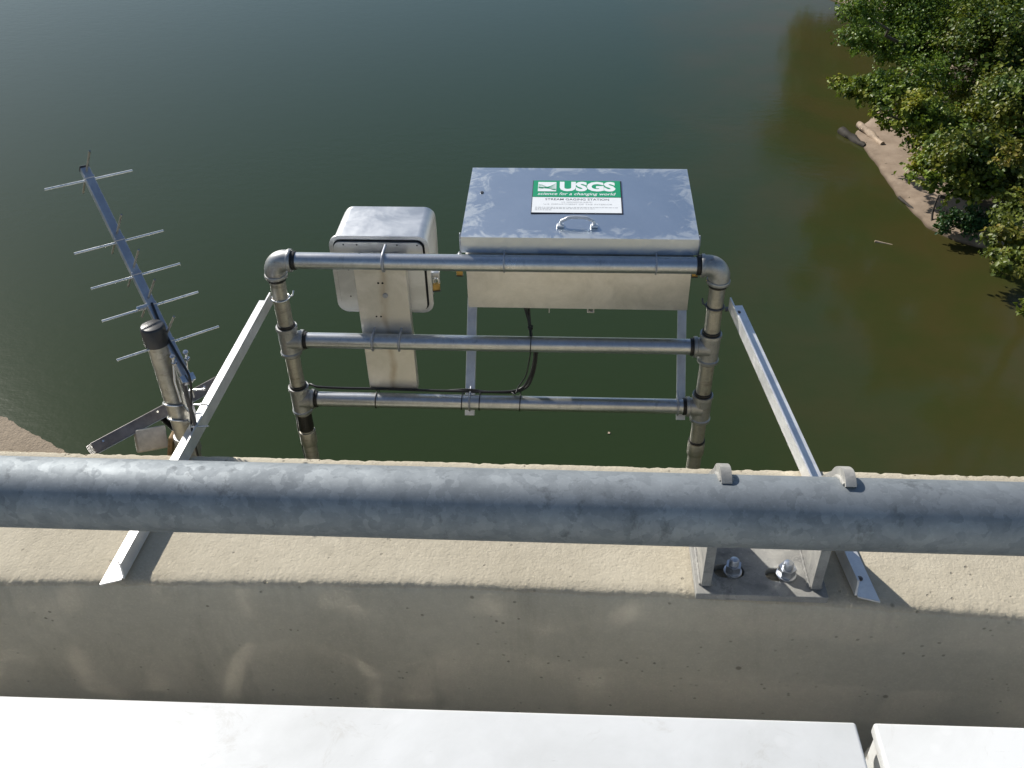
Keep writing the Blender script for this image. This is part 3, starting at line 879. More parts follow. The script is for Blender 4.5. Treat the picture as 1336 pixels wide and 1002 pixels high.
# wave emblem
em = slab(0.055, 0.265, 0.645, 0.945, 0.0049, 0.0052, 'emblem', 'sign_white', gp)
def ribbon(pts, w, name):
    bm = bmesh.new()
    ro = []
    for i, (u, v_) in enumerate(pts):
        ro.append((bm.verts.new(sp_(u, v_ - w / 2, 0.0054)), bm.verts.new(sp_(u, v_ + w / 2, 0.0054))))
    for a, b in zip(ro, ro[1:]): bm.faces.new((a[0], b[0], b[1], a[1]))
    return obj(name, bm, 'sign_green', em)
for k in range(4):
    a = 0.865 - k * 0.035; b = 0.70 + k * 0.010 - 0.015
    pts = []
    for i in range(25):
        s = i / 24
        v_ = a + (b - a) * (0.5 - 0.5 * math.cos(math.pi * s)) if k < 2 else a + (b - a) * s
        pts.append((0.06 + 0.20 * s, v_))
    ribbon(pts, 0.012, 'wave_line')
for k in range(5):
    pts = []
    for i in range(25):
        s = i / 24
        a = 0.745 + 0.008 * k if k else 0.72; b = 0.90 - k * 0.040
        v_ = a + (b - a) * (s ** (1.8))
        pts.append((0.06 + 0.20 * s, v_))
    ribbon(pts, 0.010, 'wave_line')

# ================================================================ SMALL ENCLOSURE
sm = thing('small_enclosure', 'small rounded grey metal enclosure on a broad rust streaked mounting plate', 'metal box', (-0.552, 2.54, -0.085))
NX, NZ, NW, NH = -0.556, 0.052, 0.296, 0.262
bm = prism(rrect(NX, NZ, NW - 0.010, NH - 0.010, 0.030), 2.420, 2.600, 'Y')
bevel_all(bm, 0.012, 4, 50)
encl = obj('enclosure_body', bm, 'alu_cast', sm, 50)
# flange lip at the rear, then a dark gasket groove and the back pan
obj('rear_lip', bevel_all(prism(rrect(NX, NZ, NW + 0.004, NH + 0.004, 0.034), 2.4115, 2.4195, 'Y'), 0.003, 2, 50), 'alu_cast', sm, 40)
obj('gasket', prism(rrect(NX, NZ, NW - 0.022, NH - 0.019, 0.024), 2.4095, 2.4112, 'Y'), 'dark_gap', sm)
bp = obj('back_pan', bevel_all(prism(rrect(NX - 0.002, NZ - 0.002, NW - 0.030, NH - 0.026, 0.020), 2.4035, 2.4092, 'Y'), 0.002, 2, 50), 'alu_cast', sm, 40)
for (x, z) in ((-0.66, 0.16), (-0.62, 0.16), (-0.50, 0.16), (-0.44, 0.16), (-0.655, 0.075), (-0.66, -0.02)):
    obj('rivet', lathe((x, 2.4034, z), (0, -1, 0), [(0, 0), (0, 0.003), (0.0015, 0.002), (0.002, 0)], 8), 'steel_dark', bp)
# hinge line on the left, latch on the right
bm = bmesh.new()
add_box(bm, (NX + NW / 2 + 0.010, 2.44, 0.045), (0.026, 0.030, 0.020), bevel=0.002)
add_box(bm, (NX + NW / 2 + 0.018, 2.45, 0.020), (0.006, 0.020, 0.04), bevel=0.001)
obj('latch', bm, 'alu_cast', sm, 30)
for z in (0.12, 0.02, -0.05):
    obj('hinge_pin', tube([(NX - NW / 2 - 0.002, 2.43, z - 0.018), (NX - NW / 2 - 0.002, 2.43, z + 0.018)], 0.004, 10), 'alu_cast', sm, 40)
# front door seam (far side)
obj('door', bevel_all(prism(rrect(NX, NZ, NW - 0.008, NH - 0.012, 0.034), 2.602, 2.618, 'Y'), 0.006, 3, 50), 'alu_cast', sm, 50)
# mounting plate with a return lip at its right edge
PX0, PX1 = -0.632, -0.474
mp = obj('mounting_plate', box(((PX0 + PX1) / 2, 2.3745, -0.115), (PX1 - PX0, 0.005, 0.485), None, 0.0012, 1), 'alu_plate', sm, 30)
obj('plate_flange', box((PX1 - 0.0022, 2.390, -0.115), (0.004, 0.025, 0.482), None, 0.0008, 1), 'alu_plate', mp, 30)
obj('plate_flange', box((PX0 + 0.0022, 2.390, -0.115), (0.004, 0.025, 0.482), None, 0.0008, 1), 'alu_plate', mp, 30)
for (x, z, r) in ((-0.562, 0.048, 0.0035), (-0.549, 0.048, 0.0035), (-0.580, -0.072, 0.003), (-0.566, -0.072, 0.003), (-0.560, 0.118, 0.0022), (-0.522, 0.118, 0.003)):
    obj('bolt_hole', lathe((x, 2.3719, z), (0, -1, 0), [(0, 0), (0, r), (0.0004, r), (0.0004, 0)], 12), 'dark_gap', mp)
obj('cap_screw', lathe((-0.545, 2.3719, 0.004), (0, -1, 0), [(0, 0), (0, 0.0085), (0.003, 0.0080), (0.0035, 0.005), (0.0030, 0.0)], 16), 'galv_dull', mp, 40)
u_bolt(-0.531, ZT, sm, 0.034, 0.001, 0.0282, 0.0042)
u_bolt(-0.594, ZM, sm, 0.034, 0.004, 0.0282, 0.0038)
u_bolt(-0.512, ZM, sm, 0.034, 0.006, 0.0282, 0.0038)

# ================================================================ PADLOCKS
def padlock(x, y, z, label, s=1.0, rz=0.0):
    p = thing('padlock', label, 'padlock', (x, y, z), 'brass padlocks on the box latches')
    rot = Matrix.Rotation(rz, 3, 'Z')
    obj('lock_body', box((x, y, z - 0.012 * s), (0.024 * s, 0.012 * s, 0.024 * s), rot, 0.002), 'brass', p, 40)
    obj('base_band', box((x, y, z - 0.0262 * s), (0.0255 * s, 0.0135 * s, 0.0040 * s), rot, 0.001), 'padlock_dark', p, 40)
    pts = [Vector((x - 0.008 * s, y, z)), Vector((x - 0.008 * s, y, z + 0.010 * s))] + [Vector((x - 0.008 * s * math.cos(R(a)), y, z + 0.010 * s + 0.008 * s * math.sin(R(a)))) for a in range(20, 161, 20)] + [Vector((x + 0.008 * s, y, z + 0.010 * s)), Vector((x + 0.008 * s, y, z))]
    obj('shackle', tube(pts, 0.0024 * s, 8), 'steel_bright', p, 60)
padlock(-0.392, 2.405, 0.030, 'brass padlock with dark base hanging at the right side of the small enclosure', 0.95, 0.2)
padlock(-0.316, 2.388, 0.090, 'brass padlock peeking under the top rail at left corner of the large box', 0.8)
padlock(0.379, 2.388, 0.095, 'brass padlock peeking under the top rail at right corner of the large box', 0.75)

# ================================================================ CABLES
def cable(paths, label, radii, group=None):
    c = thing('cable', label, 'cable', paths[0][0], group)
    for p, r in zip(paths, radii):
        obj('cable_strand', tube(smooth_path(p, 5), r, 8), 'cable_black', c, 60)
    return c
cb = cable([
    [(-0.128, 2.40, -0.02), (-0.122, 2.41, -0.06), (-0.110, 2.395, -0.100), (-0.104, 2.376, -0.135), (-0.101, 2.380, -0.165), (-0.093, 2.385, -0.205), (-0.096, 2.385, -0.250), (-0.108, 2.382, -0.300), (-0.130, 2.374, -0.338), (-0.170, 2.366, -0.350), (-0.25, 2.362, -0.352), (-0.33, 2.360, -0.349), (-0.45, 2.366, -0.353), (-0.6, 2.368, -0.352), (-0.72, 2.362, -0.348), (-0.80, 2.356, -0.340), (-0.835, 2.372, -0.345), (-0.878, 2.360, -0.40), (-0.884, 2.345, -0.46), (-0.886, 2.342, -0.53), (-0.884, 2.345, -0.62), (-0.882, 2.35, -0.8)],
    [(-0.112, 2.40, -0.02), (-0.111, 2.41, -0.07), (-0.107, 2.395, -0.110), (-0.102, 2.378, -0.140), (-0.098, 2.382, -0.170), (-0.088, 2.388, -0.205), (-0.090, 2.388, -0.252), (-0.100, 2.386, -0.302), (-0.118, 2.378, -0.340), (-0.16, 2.370, -0.356), (-0.24, 2.368, -0.356), (-0.31, 2.364, -0.345), (-0.4, 2.37, -0.358)],
    [(-0.120, 2.39, -0.02), (-0.117, 2.40, -0.07), (-0.108, 2.385, -0.105), (-0.106, 2.372, -0.150), (-0.104, 2.380, -0.19), (-0.112, 2.385, -0.25), (-0.122, 2.384, -0.30), (-0.145, 2.372, -0.335), (-0.155, 2.350, -0.347), (-0.17, 2.366, -0.352)]],
    'black cable bundle hanging from the large box and tied along the lowest rail', (0.0044, 0.0040, 0.0022))
for (x, z) in ((-0.607, ZB), (-0.327, ZB), (-0.270, ZB), (-0.139, ZB), (-0.103, ZM)):
    pts = [(x + 0.0012 * math.sin(a), FY + 0.012 + 0.028 * math.cos(a) * 1.35 if math.cos(a) > 0 else FY + 0.0265 * math.cos(a), z + 0.0268 * math.sin(a)) for a in [2 * math.pi * k / 28 for k in range(28)]]
    pts = [(p[0], p[1] if p[1] < FY + 0.012 else p[1], p[2]) for p in pts]
    obj('zip_tie', tube(pts, 0.0017, 6, closed=True), 'cable_black', cb, 60)
bm = bmesh.new()
add_tube(bm, [(-0.088, 2.386, -0.207), (-0.080, 2.384, -0.212)], 0.0015, 6)
add_box(bm, (-0.106, 2.385, -0.112), (0.016, 0.014, 0.010), bevel=0.002)
obj('tie_knot', bm, 'cable_black', cb)

# ================================================================ MAST
MX, MY = -0.962, 1.752
mast = thing('antenna_mast', 'upright galvanised pipe mast with black rubber cap standing outside the parapet left end', 'mast', (MX, MY, -1.0))
obj('mast_pipe', tube([(MX, MY, -1.05), (MX, MY, -0.05), (MX, MY, 0.30)], 0.0245, 40), 'galv_worn', mast, 40)
obj('mast_cap', lathe((MX, MY, 0.253), (0, 0, 1), [(0, 0), (0, 0.0278), (0.002, 0.0288), (0.046, 0.0282), (0.0505, 0.0262), (0.0515, 0.024)], 40), 'cap_black', mast, 50)
obj('mast_coupling', lathe((MX, MY, -0.085), (0, 0, 1), [(0, 0), (0, 0.029), (0.004, 0.0305), (0.05, 0.0305), (0.054, 0.029), (0.054, 0)], 32), 'galv_fitting', mast, 40)
for z in (-0.25, -0.6):
    bm = bmesh.new()
    add_tube(bm, arc((MX, MY, z), 0.028, -20, 200, 16, (1, 0, 0), (0, 1, 0)), 0.004, 8)
    add_box(bm, (MX, 1.68, z), (0.09, 0.09, 0.04), bevel=0.003)
    obj('wall_bracket', bm, 'galv_dull', mast, 40)

# ================================================================ ANTENNA
an = thing('yagi_antenna', 'crossed element yagi antenna with blue tinted square boom leaning up over the water', 'antenna', (-0.905, 1.745, 0.13))
B0 = Vector((-0.8847, 1.6995, 0.1759)); B1 = Vector((-1.1632, 2.0338, 0.5537))
bd = (B1 - B0).normalized()
B1 = B1 + bd * 0.012
e1 = Vector((0.7202, 0.6892, -0.0789)); e1 = (e1 - bd * e1.dot(bd)).normalized()
e2 = bd.cross(e1).normalized()
boom_rot = Matrix((e1, bd, e1.cross(bd))).transposed()
Lb = (B1 - B0).length
boom = obj('boom', box((B0 + B1) / 2, (0.021, Lb, 0.019), boom_rot, 0.001, 1), 'alu_boom', an, 30)
obj('boom_cap', box(B1 + bd * 0.002, (0.0225, 0.006, 0.0205), boom_rot, 0.001, 1), 'cap_black', an, 30)
Lr = (Vector((-1.1632, 2.0338, 0.5537)) - B0).length
for i, (tt, hl) in enumerate(((0.975, 0.105), (0.675, 0.108), (0.512, 0.1085), (0.368, 0.118), (0.195, 0.126))):
    c = B0 + bd * (Lr * tt)
    m = c - Vector((0, 0, 0.004))
    obj('element', tube([m - e1 * hl, m + e1 * hl], 0.0030, 10), 'alu_rod', an, 40)
    c2 = c + bd * 0.016
    obj('element', tube([c2 - e2 * hl * .95, c2 + e2 * hl * .95], 0.0026, 10), 'galv_worn', an, 40)
    obj('element_collar', box(c, (0.0235, 0.008, 0.0215), boom_rot, 0.001, 1), 'alu_boom', an, 30)
# driven element block
s = Lr * 0.368
obj('driven_block', box(B0 + bd * s - e1 * 0.020, (0.030, 0.010, 0.010), boom_rot, 0.002, 1), 'alu_rod', an, 30)
# clamp between boom and mast
cl = obj('clamp_plate', box((-0.912, 1.728, 0.110), (0.006, 0.050, 0.150), Matrix.Rotation(0.35, 3, 'Z') @ Matrix.Rotation(0.15, 3, 'X'), 0.0015), 'steel_dark', an, 30)
for z in (0.075, 0.028):
    pts = arc((MX, MY, z), 0.0275, 150, 390, 24, (1, 0, 0), (0, 1, 0))
    pts = [Vector((-0.905, 1.700, z + 0.010))] + [p + Vector((0, 0, 0.010 * math.sin(k * .2))) for k, p in enumerate(arc((MX, MY, z), 0.0275, -25, -240, 22, (1, 0, 0), (0, 1, 0)))] + [Vector((-0.94, 1.80, z)), Vector((-0.900, 1.80, z + 0.005))]
    obj('mast_u_bolt', tube(pts, 0.0028, 10), 'steel_bright', cl, 60)
for (dx_, dy_) in ((0.014, 0.0), (-0.018, 0.0)):
    base = B0 + bd * 0.045 + e1 * dx_
    pts = [base - e2 * 0.02 + Vector((0, 0, 0.02)), base + Vector((0.004, -0.02, -0.02)), base + Vector((0.010, -0.03, -0.075))]
    obj('clamp_bolt', tube(pts, 0.003, 8), 'steel_bright', cl, 60)
    for q in (0.012, -0.006):
        obj('clamp_nut', lathe(base - e2 * 0.02 + Vector((0.0, 0.0, 0.012 + q)), (0.1, -0.2, 1), [(0, 0), (0, 0.0065), (0.006, 0.0065), (0.006, 0.003), (0.010, 0.003), (0.010, 0)], 6), 'steel_bright', cl)
obj('clamp_shoe', box(B0 + bd * 0.012 - e2 * 0.004, (0.034, 0.018, 0.012), boom_rot, 0.0015), 'steel_bright', cl, 30)
obj('clamp_strap', tube([(-0.905, 1.712, 0.182), (-0.902, 1.703, 0.10), (-0.900, 1.70, 0.01)], 0.005, 6), 'steel_dark', cl, 30)
obj('clamp_stud', tube([(-0.912, 1.700, 0.040), (-0.862, 1.690, 0.052)], 0.0022, 8), 'steel_bright', cl, 60)
# coax from the driven element down the boom to the mast
pts = [B0 + bd * (s - .0) - e2 * 0.012, B0 + bd * s * .7 - e2 * 0.014 - e1 * .004, B0 + bd * s * .3 - e2 * 0.014, B0 - e2 * 0.015, Vector((-0.915, 1.715, 0.05)), Vector((-0.925, 1.715, -0.06)), Vector((-0.93, 1.72, -0.4))]
obj('coax_lead', tube(smooth_path(pts, 6), 0.003, 8), 'cable_black', an, 60)

# ================================================================ SOLAR PANEL
so = thing('solar_panel', 'small solar panel in a purplish metal frame seen edge on behind the mast', 'solar panel', (-1.06, 1.86, -0.08))
A = Vector((-1.194, 1.716, -0.054)); Bq = Vector((-0.936, 1.963, -0.019))
s_ = (Bq - A).normalized()
vdir = ((A + Bq) / 2 - Vector((0, 0, 1.5))).normalized()
nn = s_.cross(vdir).normalized()
if nn.z < 0: nn = -nn
# a touch of tilt so that the rear edge falls away
dd_ = nn.cross(s_).normalized()
if dd_.y < 0: dd_ = -dd_
nn2 = nn
rotp = Matrix((s_, dd_, s_.cross(dd_))).transposed()
ctr = (A + Bq) / 2 + dd_ * 0.11
Ls = (Bq - A).length
pf = bmesh.new()
for (c, sz) in ((ctr - dd_ * 0.106, (Ls, 0.010, 0.030)), (ctr + dd_ * 0.106, (Ls, 0.010, 0.030)), (ctr - s_ * (Ls / 2 - 0.005), (0.010, 0.203, 0.030)), (ctr + s_ * (Ls / 2 - 0.005), (0.010, 0.203, 0.030))):
    add_box(pf, c, sz, rotp, 0.0008, 1)
obj('panel_frame', pf, 'solar_frame', so, 30)
obj('cell_sheet', box(ctr + nn * 0.008, (Ls - 0.022, 0.200, 0.006), rotp), 'solar_cell', so)
obj('back_lip', box(ctr - dd_ * 0.113 - nn * 0.0165, (Ls - 0.002, 0.006, 0.0018), rotp), 'galv_dull', so)
for k in (-0.42, 0.0, 0.38):
    obj('frame_screw', lathe(ctr - dd_ * 0.112 + s_ * Ls * k + nn * 0.005, -dd_, [(0, 0), (0, 0.004), (0.002, 0.003), (0.002, 0)], 8), 'steel_bright', so)
obj('panel_arm', tube([ctr - nn * 0.02 + s_ * 0.02, Vector((MX, MY + 0.01, -0.06))], 0.010, 10), 'steel_dark', so, 50)
# junction box below the panel
jb = obj('junction_box', box((-1.085, 1.800, -0.092), (0.075, 0.06, 0.060), rotp @ Matrix.Rotation(0.35, 3, 'Y'), 0.005, 3), 'junction_white', so, 40)
bm = bmesh.new()
add_box(bm, (-1.015, 1.765, -0.085), (0.012, 0.03, 0.085), Matrix.Rotation(0.3, 3, 'Y'), 0.002)
obj('tilt_bracket', bm, 'rusty_steel', so, 30)

# ================================================================ WHITE METAL BOXES IN FRONT
def metal_box(x0, x1, label):
    zt = 0.20
    rim = lambda x: 0.846 + 0.0095 * x
    b = thing('metal_box', label, 'metal box', ((x0 + x1) / 2, 0.5, -0.82), 'white painted metal boxes along the bottom edge')
    y0, y1 = 0.12, rim((x0 + x1) / 2)
    rz = Matrix.Rotation(0.0095, 3, 'Z')
    bm = bmesh.new()
    add_box(bm, ((x0 + x1) / 2, (y0 + y1) / 2 - 0.003, (zt - 0.012 - 0.82) / 2), (x1 - x0 - 0.008, y1 - y0 - 0.008, zt - 0.012 + 0.82), rz, bevel=0.006, seg=3)
    obj('box_body', bm, 'white_paint', b, 40)
    bm = bmesh.new()
    W_ = x1 - x0 - 0.03; nx = int(W_ / 0.02); grid = []
    for j in range(37):
        v_ = j / 36; row = []
        for i in range(nx + 1):
            x = x0 + 0.015 + W_ * i / nx; z = zt - 0.03 - 0.60 * v_
            out = 0.003 + 0.14 * v_ + 0.010 * min(1, v_ * 8) * mnoise.noise(Vector((x * 7, z * 5, 1.7))) * max(0.0, min(1.0, (0.0 - x) / 0.35))  # unseen side, flared and rippled to cast sun patches on the parapet face
            row.append(bm.verts.new((x, rim(x) - 0.002 + out, z)))
        grid.append(row)
    back = [[bm.verts.new((v.co.x, v.co.y - 0.004, v.co.z)) for v in r_] for r_ in grid]
    for j in range(36):
        for i in range(nx):
            bm.faces.new((grid[j][i], grid[j][i + 1], grid[j + 1][i + 1], grid[j + 1][i]))
            bm.faces.new((back[j][i], back[j + 1][i], back[j + 1][i + 1], back[j][i + 1]))
    obj('side_reflector', bm, 'white_reflector', b, 60)
    bm = bmesh.new()
    add_box(bm, ((x0 + x1) / 2, (y0 + y1) / 2, zt - 0.012), (x1 - x0, y1 - y0, 0.024), rz, bevel=0.0055, seg=4)
    obj('lid', bm, 'white_paint', b, 40)
    return b
metal_box(-2.4, 0.466, 'long stained white painted metal box top at bottom left, reaching almost to the gap')
metal_box(0.492, 2.6, 'cleaner white metal box top in the bottom right corner, right of the narrow gap')

# ================================================================ TREES
def leaves_mesh(clumps, leaf, density, seed, droop=0.35, flat=0.8):
    rng = np.random.default_rng(seed)
    P, N, T = [], [], []
    for (cx, cy, cz, r) in clumps:
        nspray = max(6, int(30 * (r / 0.6) ** 2 * density))
        th = rng.uniform(0, 2 * np.pi, nspray); u = rng.uniform(-0.55, 1, nspray)
        dirs = np.stack([np.sqrt(1 - u * u) * np.cos(th), np.sqrt(1 - u * u) * np.sin(th), u], 1)
        rad = r * (0.40 + 0.80 * rng.random(nspray) ** 1.1)
        ctr = np.array([cx, cy, cz]) + dirs * rad[:, None] * np.array([1.05, 1.05, 0.8])
        for c, d in zip(ctr, dirs):
            if mnoise.noise(Vector(c) * (1.1 / max(0.5, r)) * 1.6) < -0.12:
                continue
            nl = int(rng.uniform(14, 34))
            sr = r * rng.uniform(0.10, 0.22) + leaf * 0.9
            # spray axis outwards: leaves arranged along a drooping twig
            ax = d + rng.normal(0, 0.35, 3); ax[2] -= droop * 0.3; ax /= np.linalg.norm(ax)
            t_ = rng.uniform(-0.6, 1.0, nl)
            off = rng.normal(0, 0.36, (nl, 3)) * sr
            off[:, 2] *= (1 - flat * 0.5)
            p = c + ax * (t_ * sr)[:, None] + off
            p[:, 2] -= droop * 0.25 * sr * t_ ** 2
            nn_ = d * 0.5 + np.array([0, 0, 0.6]) + rng.normal(0, 0.55, (nl, 3))
            P.append(p); N.append(nn_ / np.linalg.norm(nn_, axis=1, keepdims=True))
            tt = np.clip(rng.normal(rng.uniform(0.05, 0.95), 0.2, nl), 0, 1)
            T.append(np.stack([tt, np.clip(rng.normal(0.6, 0.3, nl), 0, 1)], 1))
        # inner fill, sparse
        nf = int(nspray * 4)
        d = rng.normal(0, 1, (nf, 3)); d /= np.linalg.norm(d, axis=1, keepdims=True)
        P.append(np.array([cx, cy, cz]) + d * (r * 0.8 * rng.random(nf) ** 0.5)[:, None] * np.array([1, 1, .8]))
        nn_ = np.array([0, 0, 0.8]) + rng.normal(0, 0.5, (nf, 3)); N.append(nn_ / np.linalg.norm(nn_, axis=1, keepdims=True))
        T.append(np.stack([rng.random(nf) * 0.6, rng.random(nf) * .5], 1))
    P = np.concatenate(P); N = np.concatenate(N); T = np.concatenate(T)
    n = len(P)
    a = rng.normal(0, 1, (n, 3)); a[:, 2] -= 0.5
    a -= N * np.sum(a * N, 1, keepdims=True); a /= np.linalg.norm(a, axis=1, keepdims=True)
    b = np.cross(N, a)
    L = leaf * rng.uniform(0.45, 1.3, n)[:, None]; W = L * rng.uniform(0.36, 0.5, n)[:, None]
    fold = N * L * rng.uniform(0.06, 0.20, n)[:, None]
    # six points: base, left, left-tip, tip, right-tip, right ; folded along the midrib
    v0 = P; v3 = P + a * L - fold * 0.8
    v1 = P + a * L * 0.32 + b * W + fold; v2 = P + a * L * 0.72 + b * W * 0.72 + fold * 0.6
    v4 = P + a * L * 0.72 - b * W * 0.72 + fold * 0.6; v5 = P + a * L * 0.32 - b * W + fold
    V = np.stack([v0, v1, v2, v3, v4, v5], 1).reshape(-1, 3)
    base = np.arange(n)[:, None] * 6
    F = np.stack([base + np.array([0, 3, 2, 1]), base + np.array([0, 5, 4, 3])], 1).reshape(-1, 4)
    return V, F, np.repeat(T, 6, 0)
def crown(name, data, mat, parent):
    V, F, T = data
    c = V.mean(0)
    me = bpy.data.meshes.new(name)
    me.vertices.add(len(V)); me.vertices.foreach_set('co', (V - c).astype(np.float32).ravel())
    me.loops.add(len(F) * 4); me.loops.foreach_set('vertex_index', F.astype(np.int32).ravel())
    me.polygons.add(len(F)); me.polygons.foreach_set('loop_start', np.arange(0, len(F) * 4, 4, dtype=np.int32))
    me.update(calc_edges=True)
    at = me.color_attributes.new('tint', 'FLOAT_COLOR', 'POINT')
    buf = np.ones((len(V), 4), np.float32); buf[:, 0] = T[:, 0]; buf[:, 1] = T[:, 1]
    at.data.foreach_set('color', buf.ravel())
    me.materials.append(M[mat])
    me.validate()
    o = bpy.data.objects.new(name, me)
    finish(o, parent, Vector(c))
    return o
def limb(bm, a, b, r0, r1, seed):
    rnd = random.Random(seed)
    a = Vector(a); b = Vector(b); pts = []
    n = 8
    for k in range(n + 1):
        t_ = k / n
        p = a.lerp(b, t_); sag = math.sin(math.pi * t_)
        p += Vector((rnd.uniform(-1, 1), rnd.uniform(-1, 1), 0.6)) * 0.10 * sag * (b - a).length * 0.5
        pts.append(p)
    add_tube(bm, pts, [r0 + (r1 - r0) * k / n for k in range(n + 1)], 8)
def tree(root, clumps, label, mat, leaf, density, seed, trunk_r=0.16, droop=0.35, group='trees along the river bank', cat='tree', name='tree'):
    t_ = thing(name, label, cat, root, group)
    root = Vector(root)
    c = Vector((sum(k[0] for k in clumps) / len(clumps), sum(k[1] for k in clumps) / len(clumps), sum(k[2] for k in clumps) / len(clumps)))
    fork = root.lerp(c, 0.55) + Vector((0, 0, 0.2))
    bm = bmesh.new()
    limb(bm, root - Vector((0, 0, 0.3)), fork, trunk_r, trunk_r * 0.7, seed)
    for i, k in enumerate(clumps):
        limb(bm, fork, (k[0], k[1], k[2] + k[3] * .1), trunk_r * 0.5, 0.02, seed + i)
    obj('trunk', bm, 'bark', t_, 60)
    crown('crown', leaves_mesh(clumps, leaf, density, seed, droop), mat, t_)
    return t_
z = -8.0
TA = [(11.04, 34.11, -8.23, 1.12), (9.63, 32.13, -8.46, 0.63), (11.74, 32.62, -8.77, 1.22), (13.94, 36.21, -8.84, 1.63), (9.61, 29.27, -8.77, 0.47), (11.51, 30.3, -9.13, 0.92), (8.94, 30.56, -7.11, 0.6), (11.98, 34.88, -7.93, 1.19), (11.08, 32.7, -8.84, 0.87)]
z = -9.3
TB = [(9.05, 30.79, -9.53, 0.39), (9.15, 29.21, -9.11, 0.49), (9.69, 28.95, -9.18, 0.59), (10.09, 27.87, -8.66, 0.75), (10.08, 26.44, -8.92, 0.82), (9.57, 27.15, -9.4, 0.3), (11.0, 26.55, -9.43, 0.91), (9.92, 24.03, -9.25, 0.62), (8.83, 26.02, -8.65, 0.24), (9.11, 21.96, -8.86, 0.29)]
TC = [(13.65, 31.61, -8.5, 1.42), (18.64, 41.23, -10.12, 1.9), (13.94, 30.56, -9.89, 1.4), (10.36, 23.41, -8.65, 0.83), (13.11, 26.73, -10.08, 1.06), (10.89, 22.95, -9.18, 0.68), (10.33, 23.1, -9.48, 0.47), (12.8, 26.23, -8.47, 1.24), (16.01, 27.78, -10.03, 1.53), (16.84, 31.44, -9.5, 1.8)]
TD = [(11.49, 22.7, -9.06, 0.52), (10.85, 20.42, -8.97, 0.62), (8.9, 17.17, -8.26, 0.26), (9.55, 17.15, -8.33, 0.49), (8.77, 14.97, -8.1, 0.26), (9.32, 17.97, -8.07, 0.36), (10.81, 21.66, -7.98, 0.37), (8.68, 16.79, -8.26, 0.15), (9.61, 18.14, -8.62, 0.32), (10.42, 17.28, -7.9, 0.76), (12.33, 20.61, -8.71, 0.83)]
tree((13.4, 33.4, -11.5), TA, 'bright green feathery tree at the top, farthest out over the water', 'leaf_green', 0.088, 3.2, 11)
tree((13.6, 28.8, -11.5), TB, 'yellow green broad leaved tree reaching out low beside the sandy point', 'leaf_yellow', 0.115, 2.9, 22)
tree((14.6, 27.2, -11.4), TC, 'tallest dark green tree filling the right edge above the beach', 'leaf_dark', 0.12, 2.7, 33, 0.22)
tree((14.2, 24.5, -11.6), TD, 'pale yellowing tree at lower right leaning over the brown shallows', 'leaf_autumn', 0.11, 2.8, 44)
tree((11.7, 25.0, -11.85), [(11.25, 25.0, -11.45, 0.42), (12.0, 25.05, -11.4, 0.5), (10.95, 24.75, -11.62, 0.2), (11.6, 24.75, -11.5, 0.38)], 'low bluish green shrub at the tip of the beach near the stick', 'leaf_bush', 0.09, 2.6, 55, 0.04, 0.1, None, 'shrub', 'shrub')
# more of the wood just beyond the right edge and beyond the top right corner
for k, (x, y, zc, sc, mt, lb) in enumerate(((19, 31, -8.2, 2.6, 'leaf_dark', 'large shaded tree deep in the wood behind the dark green tree'), (18.5, 39, -7.5, 2.8, 'leaf_green', 'tall green tree behind the bright feathery tree, cut by the top right corner'),
                          (18.5, 24.5, -8.2, 2.3, 'leaf_yellow', 'broad green tree on the bank just right of the pale yellowing tree'),
                          (18.2, 55, -6.0, 3.4, 'leaf_dark', 'tall bank tree beyond the top edge, mirrored in the river at upper right'), (18.6, 63, -2.5, 3.8, 'leaf_dark', 'tallest tree farthest up the bank beyond the top edge'),
                          (21.5, 48, -3.5, 3.8, 'leaf_dark', 'tall tree set back from the water beyond the top right corner'))):
    rnd = random.Random(900 + k)
    cl_ = [(x + rnd.uniform(-1, 1) * sc, y + rnd.uniform(-1, 1) * sc, zc + rnd.uniform(-.4, .6) * sc * (1 if k < 3 else 2.0), sc * rnd.uniform(.4, .62)) for _ in range(8 if k < 3 else 13)]
    tree((x, y, -11.2), cl_, lb, mt, 0.26 if k < 3 else 0.5, 0.8 if k < 3 else 0.45, 700 + 20 * k, 0.25)

# ================================================================ DRIFTWOOD AND SMALL THINGS
def log(pts, r, mat, name, label, cat, group=None):
    bm = bmesh.new()
    P_ = smooth_path(pts, 5)
    add_tube(bm, P_, [r[0] + (r[1] - r[0]) * k / (len(P_) - 1) for k in range(len(P_))], 9)
    for v in bm.verts:
        v.co += Vector((mnoise.noise(v.co * 5), mnoise.noise(v.co * 5 + Vector((9, 0, 0))), mnoise.noise(v.co * 5 + Vector((0, 9, 0))))) * r[0] * 0.35
    return tag(obj(name, bm, mat, None, 60), label, cat, group)
log([(9.85, 32.9, -11.93), (10.1, 32.35, -11.95), (10.42, 31.6, -12.0)], (0.17, 0.12), 'wood_dark', 'driftwood_log', 'dark wet log lying in the water off the beach tip', 'log')
log([(10.45, 33.0, -11.72), (10.75, 32.3, -11.80), (10.95, 31.5, -11.86)], (0.13, 0.10), 'wood_pale', 'driftwood_log', 'pale bare log lying on the beach tip', 'log')
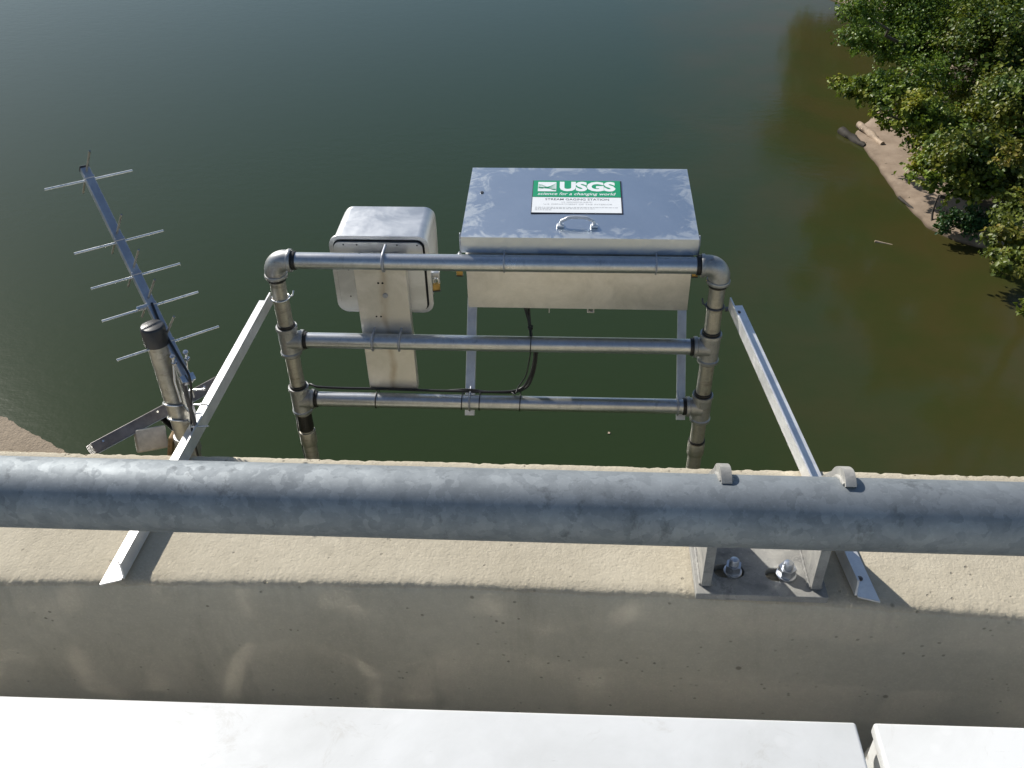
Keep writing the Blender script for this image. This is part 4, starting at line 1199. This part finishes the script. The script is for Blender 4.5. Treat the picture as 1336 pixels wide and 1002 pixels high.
log([(10.98, 25.85, -11.95), (11.08, 26.2, -11.6), (11.2, 26.35, -11.25)], (0.035, 0.025), 'wood_dark', 'upright_stick', 'thin dark stick planted upright in the sand near the shrub', 'stick')
log([(11.2, 26.3, -11.27), (11.45, 26.25, -11.33)], (0.06, 0.05), 'wood_dark', 'stick_knob', 'short dark stub at the top of the upright stick', 'stub')
log([(9.05, 24.75, -11.98), (9.3, 24.68, -12.0), (9.62, 24.55, -12.03)], (0.035, 0.02), 'wood_pale', 'floating_twig', 'pale twig breaking the water surface off the beach', 'twig')
log([(11.6, 29.4, -11.83), (11.9, 29.9, -11.72), (12.3, 30.3, -11.6)], (0.06, 0.04), 'wood_dark', 'fallen_branch', 'dark fallen branch lying on the sand beneath the trees', 'branch')
log([(10.5, 27.6, -11.96), (10.65, 27.0, -11.95), (10.85, 26.4, -11.95)], (0.05, 0.03), 'wood_dark', 'water_edge_root', 'dark root hugging the cut edge of the beach', 'root')
lit = bmesh.new()
rnd = random.Random(3)
for i in range(110):
    k_ = rnd.randrange(len(sh_pts) - 1); p = sh_pts[k_]
    if not (22 < p.y < 35): continue
    d = (inland - p).normalized(); o_ = abs(rnd.gauss(0, 0.9)); q = p + d * (0.1 + o_)
    sz = rnd.uniform(0.008, 0.03)
    r_ = bmesh.ops.create_icosphere(lit, subdivisions=1, radius=sz)
    for vv in r_['verts']:
        vv.co = Vector((vv.co.x * rnd.uniform(.7, 1.5), vv.co.y, vv.co.z * .6)) + Vector((q.x, q.y, -12 + 0.10 + 0.09 * min(1.5, o_) + sz * .2))
struct(obj('beach_litter', lit, 'stone_chip'), 'stuff')
bm = bmesh.new()
add_prism(bm, [(1.0, 15.8), (1.05, 15.79), (1.06, 15.84), (1.02, 15.86)], -11.995, -11.985, 'Z')
tag(obj('floating_leaf', bm, 'wood_pale'), 'tiny pale leaf floating on the dark water below the lowest rail', 'leaf')

scene.render.engine = 'CYCLES'
scene.cycles.caustics_reflective = True
scene.cycles.blur_glossy = 0.0
scene.cycles.sample_clamp_indirect = 20
